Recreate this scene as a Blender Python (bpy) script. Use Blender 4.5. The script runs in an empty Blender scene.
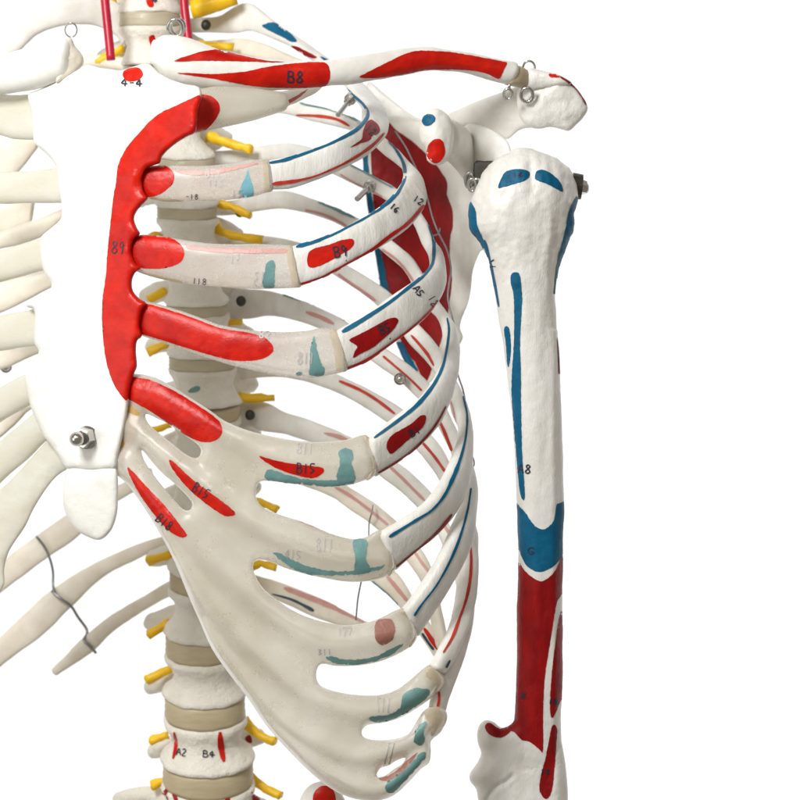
import bpy, bmesh, math, random
import numpy as np
from mathutils import Vector, noise
from mathutils.bvhtree import BVHTree
from mathutils.geometry import delaunay_2d_cdt

random.seed(7)
SC = bpy.context.scene
COL = SC.collection
S = 0.0005          # metres per unit of the tracing grid at the sternum's distance
DIST = 2400.0       # camera distance in the same units (1.2 m)

# ------------------------------------------------------------------ camera
cam = bpy.data.cameras.new('camera')
cam.sensor_width = 36.0
cam.lens = 108.0
cam.clip_start = 0.05
cam.clip_end = 50
cam.dof.use_dof = True
cam.dof.focus_distance = 1.2
cam.dof.aperture_fstop = 11
camo = bpy.data.objects.new('camera', cam)
camo.location = (0, -DIST * S, 0)
camo.rotation_euler = (math.radians(90), 0, 0)
COL.objects.link(camo)
SC.camera = camo

# ------------------------------------------------------------------ light: white studio, key lamp upper left
W = bpy.data.worlds.new('World')
SC.world = W
W.use_nodes = True
nt = W.node_tree
bg = nt.nodes['Background']
tc = nt.nodes.new('ShaderNodeTexCoord')
sp = nt.nodes.new('ShaderNodeSeparateXYZ')
mr = nt.nodes.new('ShaderNodeMapRange')
mr.interpolation_type = 'SMOOTHSTEP'
mr.inputs['From Min'].default_value = -0.1
mr.inputs['From Max'].default_value = 0.75
mr.inputs['To Min'].default_value = 0.235
mr.inputs['To Max'].default_value = 1.06
nt.links.new(tc.outputs['Generated'], sp.inputs[0])
nt.links.new(sp.outputs['Y'], mr.inputs['Value'])
nt.links.new(mr.outputs['Result'], bg.inputs['Strength'])
wc = nt.nodes.new('ShaderNodeMix')
wc.data_type = 'RGBA'
wc.inputs[6].default_value = (1, .90, .77, 1)
wc.inputs[7].default_value = (1, 1, 1, 1)
mw = nt.nodes.new('ShaderNodeMapRange')
mw.inputs['From Min'].default_value = -0.1
mw.inputs['From Max'].default_value = 0.75
nt.links.new(sp.outputs['Y'], mw.inputs['Value'])
nt.links.new(mw.outputs[0], wc.inputs[0])
nt.links.new(wc.outputs[2], bg.inputs['Color'])


def lamp(name, loc, target, size, energy, color=(1, 1, 1)):
    l = bpy.data.lights.new(name, 'AREA')
    l.shape = 'SQUARE'
    l.size = size
    l.energy = energy
    l.color = color
    o = bpy.data.objects.new(name, l)
    o.location = loc
    o.rotation_euler = (Vector(target) - Vector(loc)).to_track_quat('-Z', 'Y').to_euler()
    COL.objects.link(o)


lamp('key_lamp', (-0.40, -0.60, 0.46), (-0.10, 0, 0.02), 0.24, 6.3, (1, .995, .98))
lamp('fill_lamp', (0.25, -1.3, 0.9), (0.05, 0, 0), 0.5, 2.0, (1, .97, .93))

lamp('side_lamp', (-0.80, -0.50, -0.05), (-0.12, 0.05, 0.0), 0.5, 1.8, (1, .98, .94))

SC.view_settings.view_transform = 'Standard'
SC.view_settings.look = 'None'
SC.view_settings.exposure = 0.12
SC.view_settings.gamma = 1.0
SC.render.engine = 'CYCLES'
SC.cycles.max_bounces = 8


# ------------------------------------------------------------------ materials
def new_mat(name):
    m = bpy.data.materials.new(name)
    m.use_nodes = True
    return m, m.node_tree.nodes, m.node_tree.links, m.node_tree.nodes['Principled BSDF']


def plastic(name, c1, c2, rough=0.4, bump=0.25, scale=220, stretch=(1, 1, 1), spec=0.45,
            translucent=0.0, sss=0.0, see=0.0, fine=1400, bdist=0.0006, coat=0.0, trans=0.0):
    m, N, L, b = new_mat(name)
    t = N.new('ShaderNodeTexCoord')
    mp = N.new('ShaderNodeMapping')
    mp.inputs['Scale'].default_value = stretch
    L.new(t.outputs['Object'], mp.inputs[0])
    n1 = N.new('ShaderNodeTexNoise')
    n1.inputs['Scale'].default_value = scale * 0.35
    n1.inputs['Detail'].default_value = 5
    n1.inputs['Roughness'].default_value = 0.6
    L.new(mp.outputs[0], n1.inputs['Vector'])
    mx = N.new('ShaderNodeMix')
    mx.data_type = 'RGBA'
    mx.inputs[6].default_value = (*c1, 1)
    mx.inputs[7].default_value = (*c2, 1)
    cr = N.new('ShaderNodeMapRange')
    cr.inputs['From Min'].default_value = 0.35
    cr.inputs['From Max'].default_value = 0.68
    L.new(n1.outputs['Fac'], cr.inputs['Value'])
    L.new(cr.outputs[0], mx.inputs[0])
    L.new(mx.outputs[2], b.inputs['Base Color'])
    n2 = N.new('ShaderNodeTexNoise')
    n2.inputs['Scale'].default_value = scale
    n2.inputs['Detail'].default_value = 7
    n2.inputs['Roughness'].default_value = 0.62
    L.new(mp.outputs[0], n2.inputs['Vector'])
    n3 = N.new('ShaderNodeTexNoise')
    n3.inputs['Scale'].default_value = fine
    n3.inputs['Detail'].default_value = 2
    L.new(mp.outputs[0], n3.inputs['Vector'])
    ad = N.new('ShaderNodeMath')
    ad.operation = 'MULTIPLY_ADD'
    ad.inputs[1].default_value = 0.22
    L.new(n3.outputs['Fac'], ad.inputs[0])
    L.new(n2.outputs['Fac'], ad.inputs[2])
    bp = N.new('ShaderNodeBump')
    bp.inputs['Strength'].default_value = bump
    bp.inputs['Distance'].default_value = bdist
    L.new(ad.outputs[0], bp.inputs['Height'])
    L.new(bp.outputs[0], b.inputs['Normal'])
    rr = N.new('ShaderNodeMapRange')
    rr.inputs['To Min'].default_value = rough - 0.08
    rr.inputs['To Max'].default_value = rough + 0.1
    L.new(n2.outputs['Fac'], rr.inputs['Value'])
    L.new(rr.outputs[0], b.inputs['Roughness'])
    b.inputs['Specular IOR Level'].default_value = spec
    b.inputs['Coat Weight'].default_value = coat
    b.inputs['Coat Roughness'].default_value = 0.2
    if trans:
        b.inputs['Transmission Weight'].default_value = trans
        b.inputs['IOR'].default_value = 1.38
    if sss:
        b.inputs['Subsurface Weight'].default_value = sss
        b.inputs['Subsurface Radius'].default_value = (1, .75, .5)
        b.inputs['Subsurface Scale'].default_value = 0.004
    out = N['Material Output']
    sh = b.outputs[0]
    if translucent:
        tr = N.new('ShaderNodeBsdfTranslucent')
        L.new(mx.outputs[2], tr.inputs['Color'])
        L.new(bp.outputs[0], tr.inputs['Normal'])
        ms = N.new('ShaderNodeMixShader')
        ms.inputs[0].default_value = translucent
        L.new(sh, ms.inputs[1])
        L.new(tr.outputs[0], ms.inputs[2])
        sh = ms.outputs[0]
    if see:
        tp = N.new('ShaderNodeBsdfTransparent')
        ms = N.new('ShaderNodeMixShader')
        ms.inputs[0].default_value = see
        L.new(sh, ms.inputs[1])
        L.new(tp.outputs[0], ms.inputs[2])
        sh = ms.outputs[0]
    L.new(sh, out.inputs['Surface'])
    return m


M = {}
M['bone'] = plastic('bone_white', (.81, .80, .765), (.71, .69, .63), .38, .35, 260)
M['bone_smooth'] = plastic('bone_smooth', (.84, .84, .81), (.77, .765, .725), .36, .3, 120, bdist=.0012)
M['bone_rough'] = plastic('bone_rough', (.81, .805, .775), (.73, .71, .665), .34, .5, 170, (1, 1, .45), bdist=.0014)
M['bone_streak'] = plastic('bone_streak', (.80, .795, .765), (.68, .665, .62), .36, .55, 300, (1, 1, .35), bdist=.0010)
M['bone_cream'] = plastic('bone_cream', (.80, .755, .66), (.70, .64, .53), .36, .3, 240)
M['cart'] = plastic('cartilage', (.83, .80, .73), (.70, .665, .56), .28, .22, 95, translucent=.25, trans=.5, fine=1800, spec=.5)
M['cart_grey'] = plastic('cartilage_grey', (.90, .87, .82), (.82, .76, .70), .26, .12, 160, translucent=.22, trans=.6, fine=1800, spec=.5)
M['cart_pale'] = plastic('cartilage_pale', (.83, .83, .76), (.77, .74, .63), .28, .3, 200, (.3, 1, 1), translucent=.35, spec=.5)
M['cart_end'] = plastic('cartilage_end', (.60, .52, .35), (.52, .44, .28), .3, .3, 300, translucent=.2, spec=.5)
M['cart_band'] = plastic('cartilage_band', (.84, .77, .62), (.78, .70, .54), .3, .3, 300, translucent=.3, trans=.4)
M['glue'] = plastic('glue', (.62, .40, .13), (.5, .3, .09), .25, .3, 200, translucent=.2)
M['disc'] = plastic('disc', (.66, .57, .38), (.54, .46, .29), .3, .3, 150, (1, 1, 4), translucent=.25)
M['disc_pale'] = plastic('disc_pale', (.66, .60, .45), (.55, .49, .35), .3, .3, 150, (1, 1, 4), translucent=.25)
M['vert'] = plastic('vertebra_bone', (.83, .80, .725), (.73, .69, .59), .4, .95, 170, bdist=.0018)
M['nerve'] = plastic('nerve', (.92, .60, .008), (.82, .46, .006), .42, .4, 260)
M['red'] = plastic('paint_red', (.60, .013, .003), (.40, .004, .002), .30, .4, 230, (1, .6, 1.2), spec=.24)
M['red_dark'] = plastic('paint_dark_red', (.32, .002, .003), (.20, .001, .002), .42, .6, 420, (1, 1, .35), spec=.25)
M['red_line'] = plastic('paint_red_line', (.55, .055, .03), (.42, .03, .02), .45, .3, 420, spec=.25)
M['blue'] = plastic('paint_blue', (.001, .115, .225), (.001, .085, .18), .46, .5, 420, spec=.2)
M['blue_dark'] = plastic('paint_dark_blue', (.01, .045, .075), (.008, .03, .05), .4, .3, 420)
M['teal'] = plastic('paint_teal_under', (.18, .36, .36), (.15, .30, .30), .35, .4, 420, translucent=.15)
M['teal_bright'] = plastic('paint_light_teal', (.20, .47, .55), (.17, .42, .5), .35, .4, 420, translucent=.15)
M['pink'] = plastic('paint_pink_under', (.66, .36, .32), (.60, .30, .27), .35, .4, 420, translucent=.15)
M['mauve'] = plastic('paint_mauve_under', (.38, .17, .13), (.32, .14, .11), .35, .4, 420, translucent=.15)
M['ink'] = plastic('ink', (.012, .014, .03), (.02, .02, .04), .5, .1, 300)
M['ink_faint'] = plastic('ink_under', (.40, .385, .40), (.54, .50, .48), .5, .1, 300)
M['rod'] = plastic('artery_plastic', (.50, .008, .035), (.42, .006, .03), .3, .1, 150)


def metal(name, c, rough):
    m, N, L, b = new_mat(name)
    b.inputs['Metallic'].default_value = 1
    t = N.new('ShaderNodeTexCoord')
    n = N.new('ShaderNodeTexNoise')
    n.inputs['Scale'].default_value = 500
    L.new(t.outputs['Object'], n.inputs['Vector'])
    r = N.new('ShaderNodeMapRange')
    r.inputs['To Min'].default_value = rough * .6
    r.inputs['To Max'].default_value = rough * 1.5
    L.new(n.outputs['Fac'], r.inputs['Value'])
    L.new(r.outputs[0], b.inputs['Roughness'])
    b.inputs['Base Color'].default_value = (*c, 1)
    return m


M['steel'] = metal('steel', (.55, .54, .52), .22)
M['steel_dark'] = metal('dark_steel', (.09, .085, .075), .5)
M['wire'] = metal('wire_steel', (.32, .32, .34), .4)


# ------------------------------------------------------------------ geometry helpers
def P(x, y, d):
    f = 1 + d / DIST
    return Vector(((x - 400) * S * f, d * S, (400 - y) * S * f))


class MB:
    """collects one mesh: verts, faces, per-face material"""
    def __init__(s, mat):
        s.v = []
        s.f = []
        s.fm = []
        s.mats = [mat]
        s.layer = 0

    def mi(s, mat):
        if mat is None:
            return 0
        if mat not in s.mats:
            s.mats.append(mat)
        return s.mats.index(mat)

    def add(s, verts, faces, mat=None):
        o = len(s.v)
        k = s.mi(mat)
        s.v += [Vector(p) for p in verts]
        for f in faces:
            s.f.append(tuple(i + o for i in f))
            s.fm.append(k)

    def bvh(s):
        s._n = len(s.f)
        s._bvh = BVHTree.FromPolygons(s.v, s.f[:s._n], all_triangles=False)
        return s._bvh


def cr(p0, p1, p2, p3, t):
    return .5 * ((2 * p1) + (-p0 + p2) * t + (2 * p0 - 5 * p1 + 4 * p2 - p3) * t * t + (-p0 + 3 * p1 - 3 * p2 + p3) * t ** 3)


def crom(pts, n, closed=False):
    a = [np.array(p, float) for p in pts]
    out = []
    m = len(a)
    rng = range(m) if closed else range(m - 1)
    for i in rng:
        if closed:
            q = [a[(i - 1) % m], a[i], a[(i + 1) % m], a[(i + 2) % m]]
        else:
            q = [a[max(i - 1, 0)], a[i], a[i + 1], a[min(i + 2, m - 1)]]
        for k in range(n):
            out.append(cr(*q, k / n))
    if not closed:
        out.append(a[-1])
    return out


def loft(mb, st, sub=6, seg=26, e=0.8, cap=(1, 1), jit=0.25, mat=None, capr=0.5, disp=None):
    """st: (x1,y1,x2,y2,d1,d2,thick). Two rails with depth, superelliptic section"""
    R = crom(st, sub)
    C, Wv, T = [], [], []
    for r in R:
        a = P(r[0], r[1], r[4])
        b = P(r[2], r[3], r[5])
        C.append((a + b) / 2)
        Wv.append((a - b) / 2)
        T.append(max(r[6], .5) * S / 2)
    n = len(C)
    rings = []
    Ns = []
    for i in range(n):
        t = (C[min(i + 1, n - 1)] - C[max(i - 1, 0)])
        if t.length < 1e-9:
            t = Vector((1, 0, 0))
        t.normalize()
        nn = t.cross(Wv[i])
        if nn.length < 1e-9:
            nn = Vector((0, 1, 0))
        Ns.append(nn.normalized())
    # smooth normals along the sweep
    for _ in range(3):
        Q = [(Ns[max(i - 1, 0)] + Ns[i] * 2 + Ns[min(i + 1, n - 1)]).normalized() for i in range(n)]
        Ns = Q
    items = [(C[i], Wv[i], Ns[i], T[i], 1.0) for i in range(n)]
    tb = (C[0] - C[1]).normalized()
    te = (C[-1] - C[-2]).normalized()
    pre, post = [], []
    for k in (1, 2, 3, 4):
        a = k / 4 * math.pi / 2
        if cap[0]:
            pre.insert(0, (C[0] + tb * T[0] * capr * math.sin(a), Wv[0], Ns[0], T[0], max(math.cos(a), .02)))
        if cap[1]:
            post.append((C[-1] + te * T[-1] * capr * math.sin(a), Wv[-1], Ns[-1], T[-1], max(math.cos(a), .02)))
    items = pre + items + post
    vs = []
    for c, w, nn, th, k in items:
        wl = w.length
        wn = w / wl if wl > 1e-9 else Vector((0, 0, 1))
        # when shrinking for a cap remove the same absolute amount
        ww = max(wl - th * (1 - k) * 1.0, wl * .05) if k < 1 else wl
        tt = th * (k if k < 1 else 1)
        for j in range(seg):
            a = 2 * math.pi * j / seg
            ca, sa = math.cos(a), math.sin(a)
            u = math.copysign(abs(ca) ** e, ca)
            v = math.copysign(abs(sa) ** e, sa)
            p = c + wn * (ww * u) + nn * (tt * v)
            if disp:
                p += (nn * v + wn * u) * disp(p) * S
            if jit:
                p += noise.noise_vector(p * 90) * S * jit * 2.2 + noise.noise_vector(p * 330) * S * jit
            vs.append(p)
    fs = []
    m = len(items)
    for i in range(m - 1):
        for j in range(seg):
            k = (j + 1) % seg
            fs.append((i * seg + j, i * seg + k, (i + 1) * seg + k, (i + 1) * seg + j))
    fs.append(tuple(range(seg))[::-1])
    fs.append(tuple((m - 1) * seg + j for j in range(seg)))
    mb.add(vs, fs, mat)


def tube(mb, pts, r, seg=12, sub=5, mat=None, jit=0, closed=False):
    """pts: (x,y,d) path; r radius (number or list)"""
    rr = r if isinstance(r, (list, tuple)) else [r] * len(pts)
    R = crom([(*p, q) for p, q in zip(pts, rr)], sub, closed)
    C = [P(a[0], a[1], a[2]) for a in R]
    n = len(C)
    up = Vector((.3, .8, .52)).normalized()
    vs = []
    for i in range(n):
        if closed:
            t = (C[(i + 1) % n] - C[i - 1]).normalized()
        else:
            t = (C[min(i + 1, n - 1)] - C[max(i - 1, 0)]).normalized()
        a = t.cross(up)
        if a.length < .1:
            a = t.cross(Vector((1, 0, 0)))
        a.normalize()
        b = t.cross(a)
        for j in range(seg):
            q = 2 * math.pi * j / seg
            p = C[i] + (a * math.cos(q) + b * math.sin(q)) * R[i][3] * S
            if jit:
                p += noise.noise_vector(p * 300) * S * jit
            vs.append(p)
    fs = []
    for i in range(n if closed else n - 1):
        i2 = (i + 1) % n
        for j in range(seg):
            k = (j + 1) % seg
            fs.append((i * seg + j, i * seg + k, i2 * seg + k, i2 * seg + j))
    if not closed:
        fs.append(tuple(range(seg))[::-1])
        fs.append(tuple((n - 1) * seg + j for j in range(seg)))
    mb.add(vs, fs, mat)


def ring(mb, x, y, d, r, t, mat=None, axis=(0, 1), sq=.85):
    pts = []
    for k in range(16):
        a = 2 * math.pi * k / 16
        pts.append((x + r * math.cos(a) * sq, y + r * math.sin(a), d + 4 * math.sin(a)))
    tube(mb, pts, t, seg=8, sub=2, mat=mat, closed=True)


def ellipsoid(mb, x, y, d, rx, ry, rd, mat=None, jit=.0, nu=20, nv=12):
    c = P(x, y, d)
    vs, fs = [], []
    for i in range(nv + 1):
        a = math.pi * i / nv
        for j in range(nu):
            b = 2 * math.pi * j / nu
            p = c + Vector((rx * math.sin(a) * math.cos(b), rd * math.sin(a) * math.sin(b), ry * math.cos(a))) * S
            if jit:
                p += noise.noise_vector(p * 200) * S * jit
            vs.append(p)
    for i in range(nv):
        for j in range(nu):
            k = (j + 1) % nu
            fs.append((i * nu + j, i * nu + k, (i + 1) * nu + k, (i + 1) * nu + j))
    mb.add(vs, fs, mat)


def cyl(mb, p0, p1, r0, r1=None, seg=20, mat=None):
    """p0,p1: (x,y,d) ends"""
    r1 = r0 if r1 is None else r1
    a, b = P(*p0), P(*p1)
    t = (b - a).normalized()
    u = t.orthogonal().normalized()
    w = t.cross(u)
    vs = []
    for c, r in ((a, r0), (b, r1)):
        for j in range(seg):
            q = 2 * math.pi * j / seg
            vs.append(c + (u * math.cos(q) + w * math.sin(q)) * r * S)
    fs = [(j, (j + 1) % seg, seg + (j + 1) % seg, seg + j) for j in range(seg)]
    fs += [tuple(range(seg))[::-1], tuple(range(seg, 2 * seg))]
    mb.add(vs, fs, mat)


def inpoly(px, py, poly):
    x, y = poly[:, 0], poly[:, 1]
    x2, y2 = np.roll(x, -1), np.roll(y, -1)
    px = px[:, None]
    py = py[:, None]
    with np.errstate(divide='ignore', invalid='ignore'):
        c = ((y > py) != (y2 > py)) & (px < (x2 - x) * (py - y) / (y2 - y) + x)
    return (c.sum(1) % 2) == 1


def segdist(pts, poly):
    a = poly
    b = np.roll(poly, -1, 0)
    out = np.full(len(pts), 1e9)
    ab = b - a
    l2 = (ab ** 2).sum(1) + 1e-12
    for i in range(0, len(pts), 2000):
        p = pts[i:i + 2000, None, :]
        t = np.clip(((p - a) * ab).sum(2) / l2, 0, 1)
        q = a + t[..., None] * ab
        out[i:i + 2000] = np.sqrt(((p - q) ** 2).sum(2)).min(1)
    return out


def resample(poly, step):
    L = len(poly)
    out = []
    for i in range(L):
        a, b = np.array(poly[i]), np.array(poly[(i + 1) % L])
        n = max(1, int(np.linalg.norm(b - a) / step))
        for k in range(n):
            out.append(a + (b - a) * k / n)
    return np.array(out)


def triangulate(loops, grid, rings=(), smooth=3):
    ls = []
    for lp in loops:
        q = crom(lp, smooth, True) if smooth > 1 else [np.array(p, float) for p in lp]
        ls.append(resample(q, grid))
    allp = np.vstack(ls)
    x0, y0 = ls[0].min(0)
    x1, y1 = ls[0].max(0)
    gx, gy = np.meshgrid(np.arange(x0, x1, grid), np.arange(y0, y1, grid))
    gx[1::2] += grid / 2
    pts = np.stack([gx.ravel(), gy.ravel()], 1)

    def inside(p):
        m = inpoly(p[:, 0], p[:, 1], ls[0])
        for h in ls[1:]:
            m &= ~inpoly(p[:, 0], p[:, 1], h)
        return m

    def dist(p):
        d = segdist(p, ls[0])
        for h in ls[1:]:
            d = np.minimum(d, segdist(p, h))
        return d
    pts = pts[inside(pts)]
    rmax = max(rings) if rings else 0
    if len(pts):
        pts = pts[dist(pts) > rmax + grid * .55]
    extra = [pts]
    for r in rings:
        for l in ls:
            nx = np.roll(l, -1, 0) - np.roll(l, 1, 0)
            nx = np.stack([-nx[:, 1], nx[:, 0]], 1)
            nx /= np.linalg.norm(nx, axis=1)[:, None] + 1e-9
            for sg in (1, -1):
                q = l + nx * r * sg
                q = q[inside(q)]
                if len(q):
                    q = q[np.abs(dist(q) - r) < .04 * r + .05]
                    extra.append(q)
    inner = np.vstack(extra) if extra else np.zeros((0, 2))
    verts = [Vector((float(a), float(b))) for a, b in np.vstack([allp, inner])]
    edges = []
    o = 0
    for l in ls:
        n = len(l)
        edges += [(o + i, o + (i + 1) % n) for i in range(n)]
        o += n
    v, e_, f, *_ = delaunay_2d_cdt(verts, edges, [], 0, 1e-4)
    V = np.array([(p.x, p.y) for p in v])
    F = np.array([t for t in f if len(t) == 3])
    cen = V[F].mean(1)
    F = F[inside(cen)]
    return V, F, dist(V)


def blob(mb, loops, dep, Tf, Tb=None, R=10, grid=3.0, relief=None, smooth=3, iters=6, jit=.3, mat=None, rimmat=None):
    """a solid with rounded rim from an outline; dep(x,y) is its mid surface, Tf/Tb half thickness front/back"""
    Tb = Tf if Tb is None else Tb
    V, F, D = triangulate(loops, grid, (.35, 1.0, 2.0, 3.4), smooth)
    bd = D < .02
    k = np.clip(D / R, 0, 1)
    prof = np.sqrt(np.clip(1 - (1 - k) ** 2, 0, 1))
    # smooth the height to remove the medial crease
    nb = [set() for _ in range(len(V))]
    for a, b, c in F:
        nb[a] |= {b, c}
        nb[b] |= {a, c}
        nb[c] |= {a, b}
    nbl = [list(s) for s in nb]
    free = [i for i in range(len(V)) if D[i] > min(4.0, R * .4) and nbl[i]]
    for _ in range(iters):
        q = prof.copy()
        for i in free:
            q[i] = .4 * prof[i] + .6 * prof[nbl[i]].mean()
        prof = q
    fr, bk = [], []
    idxb = {}
    vs = []
    for i, (x, y) in enumerate(V):
        d0 = dep(x, y)
        h = prof[i] * (Tf(x, y) if callable(Tf) else Tf)
        if relief is not None:
            h += relief(x, y) * min(1, D[i] / 4)
        if jit:
            h += (noise.noise(Vector((x * .06, y * .06, 3))) * jit * 2 + noise.noise(Vector((x * .25, y * .25, 9))) * jit) * min(1, D[i] / 3)
        vs.append(P(x, y, d0 - h))
    n = len(vs)
    for i, (x, y) in enumerate(V):
        if bd[i]:
            idxb[i] = i
        else:
            h = prof[i] * (Tb(x, y) if callable(Tb) else Tb)
            idxb[i] = len(vs)
            vs.append(P(x, y, dep(x, y) + h))
    o = len(mb.v)
    ff = [tuple(t) for t in F]
    ff2 = [(idxb[t[0]], idxb[t[2]], idxb[t[1]]) for t in F]
    # drop isolated degenerate faces where all three are boundary
    mb.add(vs, ff + [t for t in ff2 if len(set(t)) == 3 and not (bd[t[0]] if t[0] < n else False) * (bd[t[1]] if t[1] < n else False) * (bd[t[2]] if t[2] < n else False)], mat)


CAMP = Vector((0, -DIST * S, 0))


def hit(bvh, x, y, dref, off, snap=True):
    tgt = P(x, y, dref)
    dr = (tgt - CAMP).normalized()
    loc, nrm, ix, ds = bvh.ray_cast(CAMP, dr)
    if loc is None:
        if not snap:
            return None, None
        loc, nrm, ix, ds = bvh.find_nearest(tgt)
        if loc is None:
            return None, None
        t2 = CAMP + dr * (loc - CAMP).length
        loc, nrm, ix, ds = bvh.find_nearest(t2)
    if nrm.dot(dr) > 0:
        nrm = -nrm
    p = loc + (nrm * .6 - dr * .6) * off * S
    return p, loc


def proj(p):
    f = 1 + p.y / S / DIST
    return p.x / S / f + 400, 400 - p.z / S / f


def paint_faces(mb, poly, mat, er=1.4):
    """gives the part's own faces inside the painted area the paint's material too (covers the rims)"""
    q = np.array(crom(poly, 3, True))
    k = mb.mi(mat)
    cs_ = []
    for fi in range(mb._n):
        f = mb.f[fi]
        c = Vector((0, 0, 0))
        for i in f:
            c += mb.v[i]
        cs_.append(c / len(f))
    px = np.array([proj(c) for c in cs_])
    ins = inpoly(px[:, 0], px[:, 1], q)
    idx = np.where(ins)[0]
    if not len(idx):
        return
    dd = segdist(px[idx], q)
    for fi, d in zip(idx, dd):
        if d < er:
            continue
        c = cs_[fi]
        dr = (c - CAMP)
        L = dr.length
        loc, *_ = mb._bvh.ray_cast(CAMP, dr / L)
        if loc is not None and (loc - CAMP).length > L - 5 * S:
            mb.fm[fi] = k


def decal(mb, polys, mat, dref=0, grid=1.6, off=None, smooth=3, wob=.45, rim=False):
    """hand-painted area: follows the surface of the part it belongs to"""
    bv = mb._bvh
    mb.layer += 1
    off = off if off is not None else .3 + .05 * (mb.layer % 6)
    if not isinstance(polys[0][0], (tuple, list)):
        polys = [polys]
    for poly in polys:
        if rim:
            paint_faces(mb, poly, mat)
        V, F, D = triangulate([poly], grid, (), smooth)
        vs = []
        bad = set()
        for (x, y), d in zip(V, D):
            if d < .05:
                x += wob * noise.noise(Vector((x * .3, y * .3, 1)))
                y += wob * noise.noise(Vector((x * .3, y * .3, 5)))
            p, _ = hit(bv, x, y, dref, off, snap=not rim)
            if p is None:
                bad.add(len(vs))
                p = Vector((0, 0, 0))
            vs.append(p)
        use = {}
        v2, fs = [], []
        for t in F:
            if bad & set(int(i) for i in t):
                continue
            a, b, c = (vs[i] for i in t)
            lim = 9 * grid * S
            if (a - b).length < lim and (b - c).length < lim and (a - c).length < lim:
                g = []
                for i in t:
                    if i not in use:
                        use[i] = len(v2)
                        v2.append(vs[i])
                    g.append(use[i])
                fs.append(tuple(g))
        mb.add(v2, fs, mat)


def stroke(mb, pts, w, mat, dref=0, off=.7, sub=4, taper=True, step=1.5):
    """brush or pen line laid on the part's surface"""
    bv = mb._bvh
    if len(pts) > 2:
        q = crom(pts, sub)
    else:
        q = [np.array(p, float) for p in pts]
    R = []
    for i in range(len(q) - 1):
        n = max(1, int(np.linalg.norm(q[i + 1][:2] - q[i][:2]) / step))
        for k in range(n):
            R.append(q[i] + (q[i + 1] - q[i]) * k / n)
    R.append(q[-1])
    n = len(R)
    ww = w
    rows = []
    for i in range(n):
        t = R[min(i + 1, n - 1)] - R[max(i - 1, 0)]
        t = t[:2] / (np.linalg.norm(t[:2]) + 1e-9)
        nx = np.array([-t[1], t[0]])
        k = 1 + .25 * noise.noise(Vector((R[i][0] * .12, R[i][1] * .12, w)))
        wi = (R[i][2] if len(R[i]) > 2 else ww) * k / 2
        if taper:
            wi *= min(1, .45 + min(i, n - 1 - i) * step / (w * 1.2 + .01))
        row = []
        for s in (-1, -.5, 0, .5, 1):
            p, _ = hit(bv, R[i][0] + nx[0] * wi * s, R[i][1] + nx[1] * wi * s, dref, off)
            row.append(p)
        rows.append(row)
    vs, fs = [], []
    for r in rows:
        vs += r
    lim = 14 * S
    for i in range(n - 1):
        for j in range(4):
            f = (i * 5 + j, i * 5 + j + 1, (i + 1) * 5 + j + 1, (i + 1) * 5 + j)
            if max((vs[f[0]] - vs[f[2]]).length, (vs[f[1]] - vs[f[3]]).length) < lim:
                fs.append(f)
    mb.add(vs, fs, mat)


GL = {'A': [[(0, 1), (.45, 0), (.95, 1)], [(.15, .62), (.8, .6)]],
      'B': [[(.05, 0), (.08, 1)], [(.05, .03), (.7, .1), (.65, .42), (.1, .48)], [(.1, .48), (.85, .6), (.75, .95), (.05, 1)]],
      'G': [[(.85, .2), (.45, 0), (.05, .5), (.45, 1), (.85, .7), (.5, .6)]],
      '1': [[(.4, 0), (.45, 1)]],
      '2': [[(.05, .2), (.5, 0), (.8, .3), (.05, 1), (.9, .95)]],
      '3': [[(.1, .05), (.75, .15), (.3, .48), (.8, .75), (.1, 1)]],
      '4': [[(.55, 0), (0, .62), (.95, .58)], [(.6, .2), (.55, 1)]],
      '5': [[(.85, 0), (.2, .03), (.15, .45), (.8, .62), (.1, 1)]],
      '6': [[(.7, 0), (.1, .6), (.5, 1), (.8, .7), (.2, .6)]],
      '7': [[(.05, .03), (.85, 0), (.35, 1)]],
      '8': [[(.5, .48), (.15, .22), (.5, 0), (.8, .22), (.5, .48), (.1, .78), (.5, 1), (.9, .78), (.5, .48)]],
      '9': [[(.8, .3), (.4, 0), (.1, .3), (.5, .5), (.8, .25), (.6, 1)]],
      '-': [[(.1, .5), (.8, .48)]], '.': [[(.3, .9), (.4, 1)]]}


def text(mb, s, x, y, h, w, ang=0, mat='ink', dref=0, lw=1.15, mirror=False):
    ca, sa = math.cos(math.radians(ang)), math.sin(math.radians(ang))
    n = len(s)
    for i, ch in enumerate(s):
        for pl in GL.get(ch, []):
            pts = []
            for u, v in pl:
                u2 = i * w * 1.22 + u * w + random.uniform(-.3, .3)
                if mirror:
                    u2 = n * w * 1.22 - u2
                v2 = v * h + random.uniform(-.3, .3)
                pts.append((x + u2 * ca - v2 * sa, y + u2 * sa + v2 * ca))
            stroke(mb, pts, lw, M[mat], dref, off=.8, taper=False, step=1.0)


# ------------------------------------------------------------------ object creation
ROOT = bpy.data.objects.new('anatomical_skeleton', None)
ROOT.location = P(193, 900, 240)
ROOT['label'] = 'white plastic anatomical skeleton torso and upper arm with red and blue painted muscle areas'
ROOT['category'] = 'skeleton model'
COL.objects.link(ROOT)
bpy.context.view_layer.update()


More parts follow.
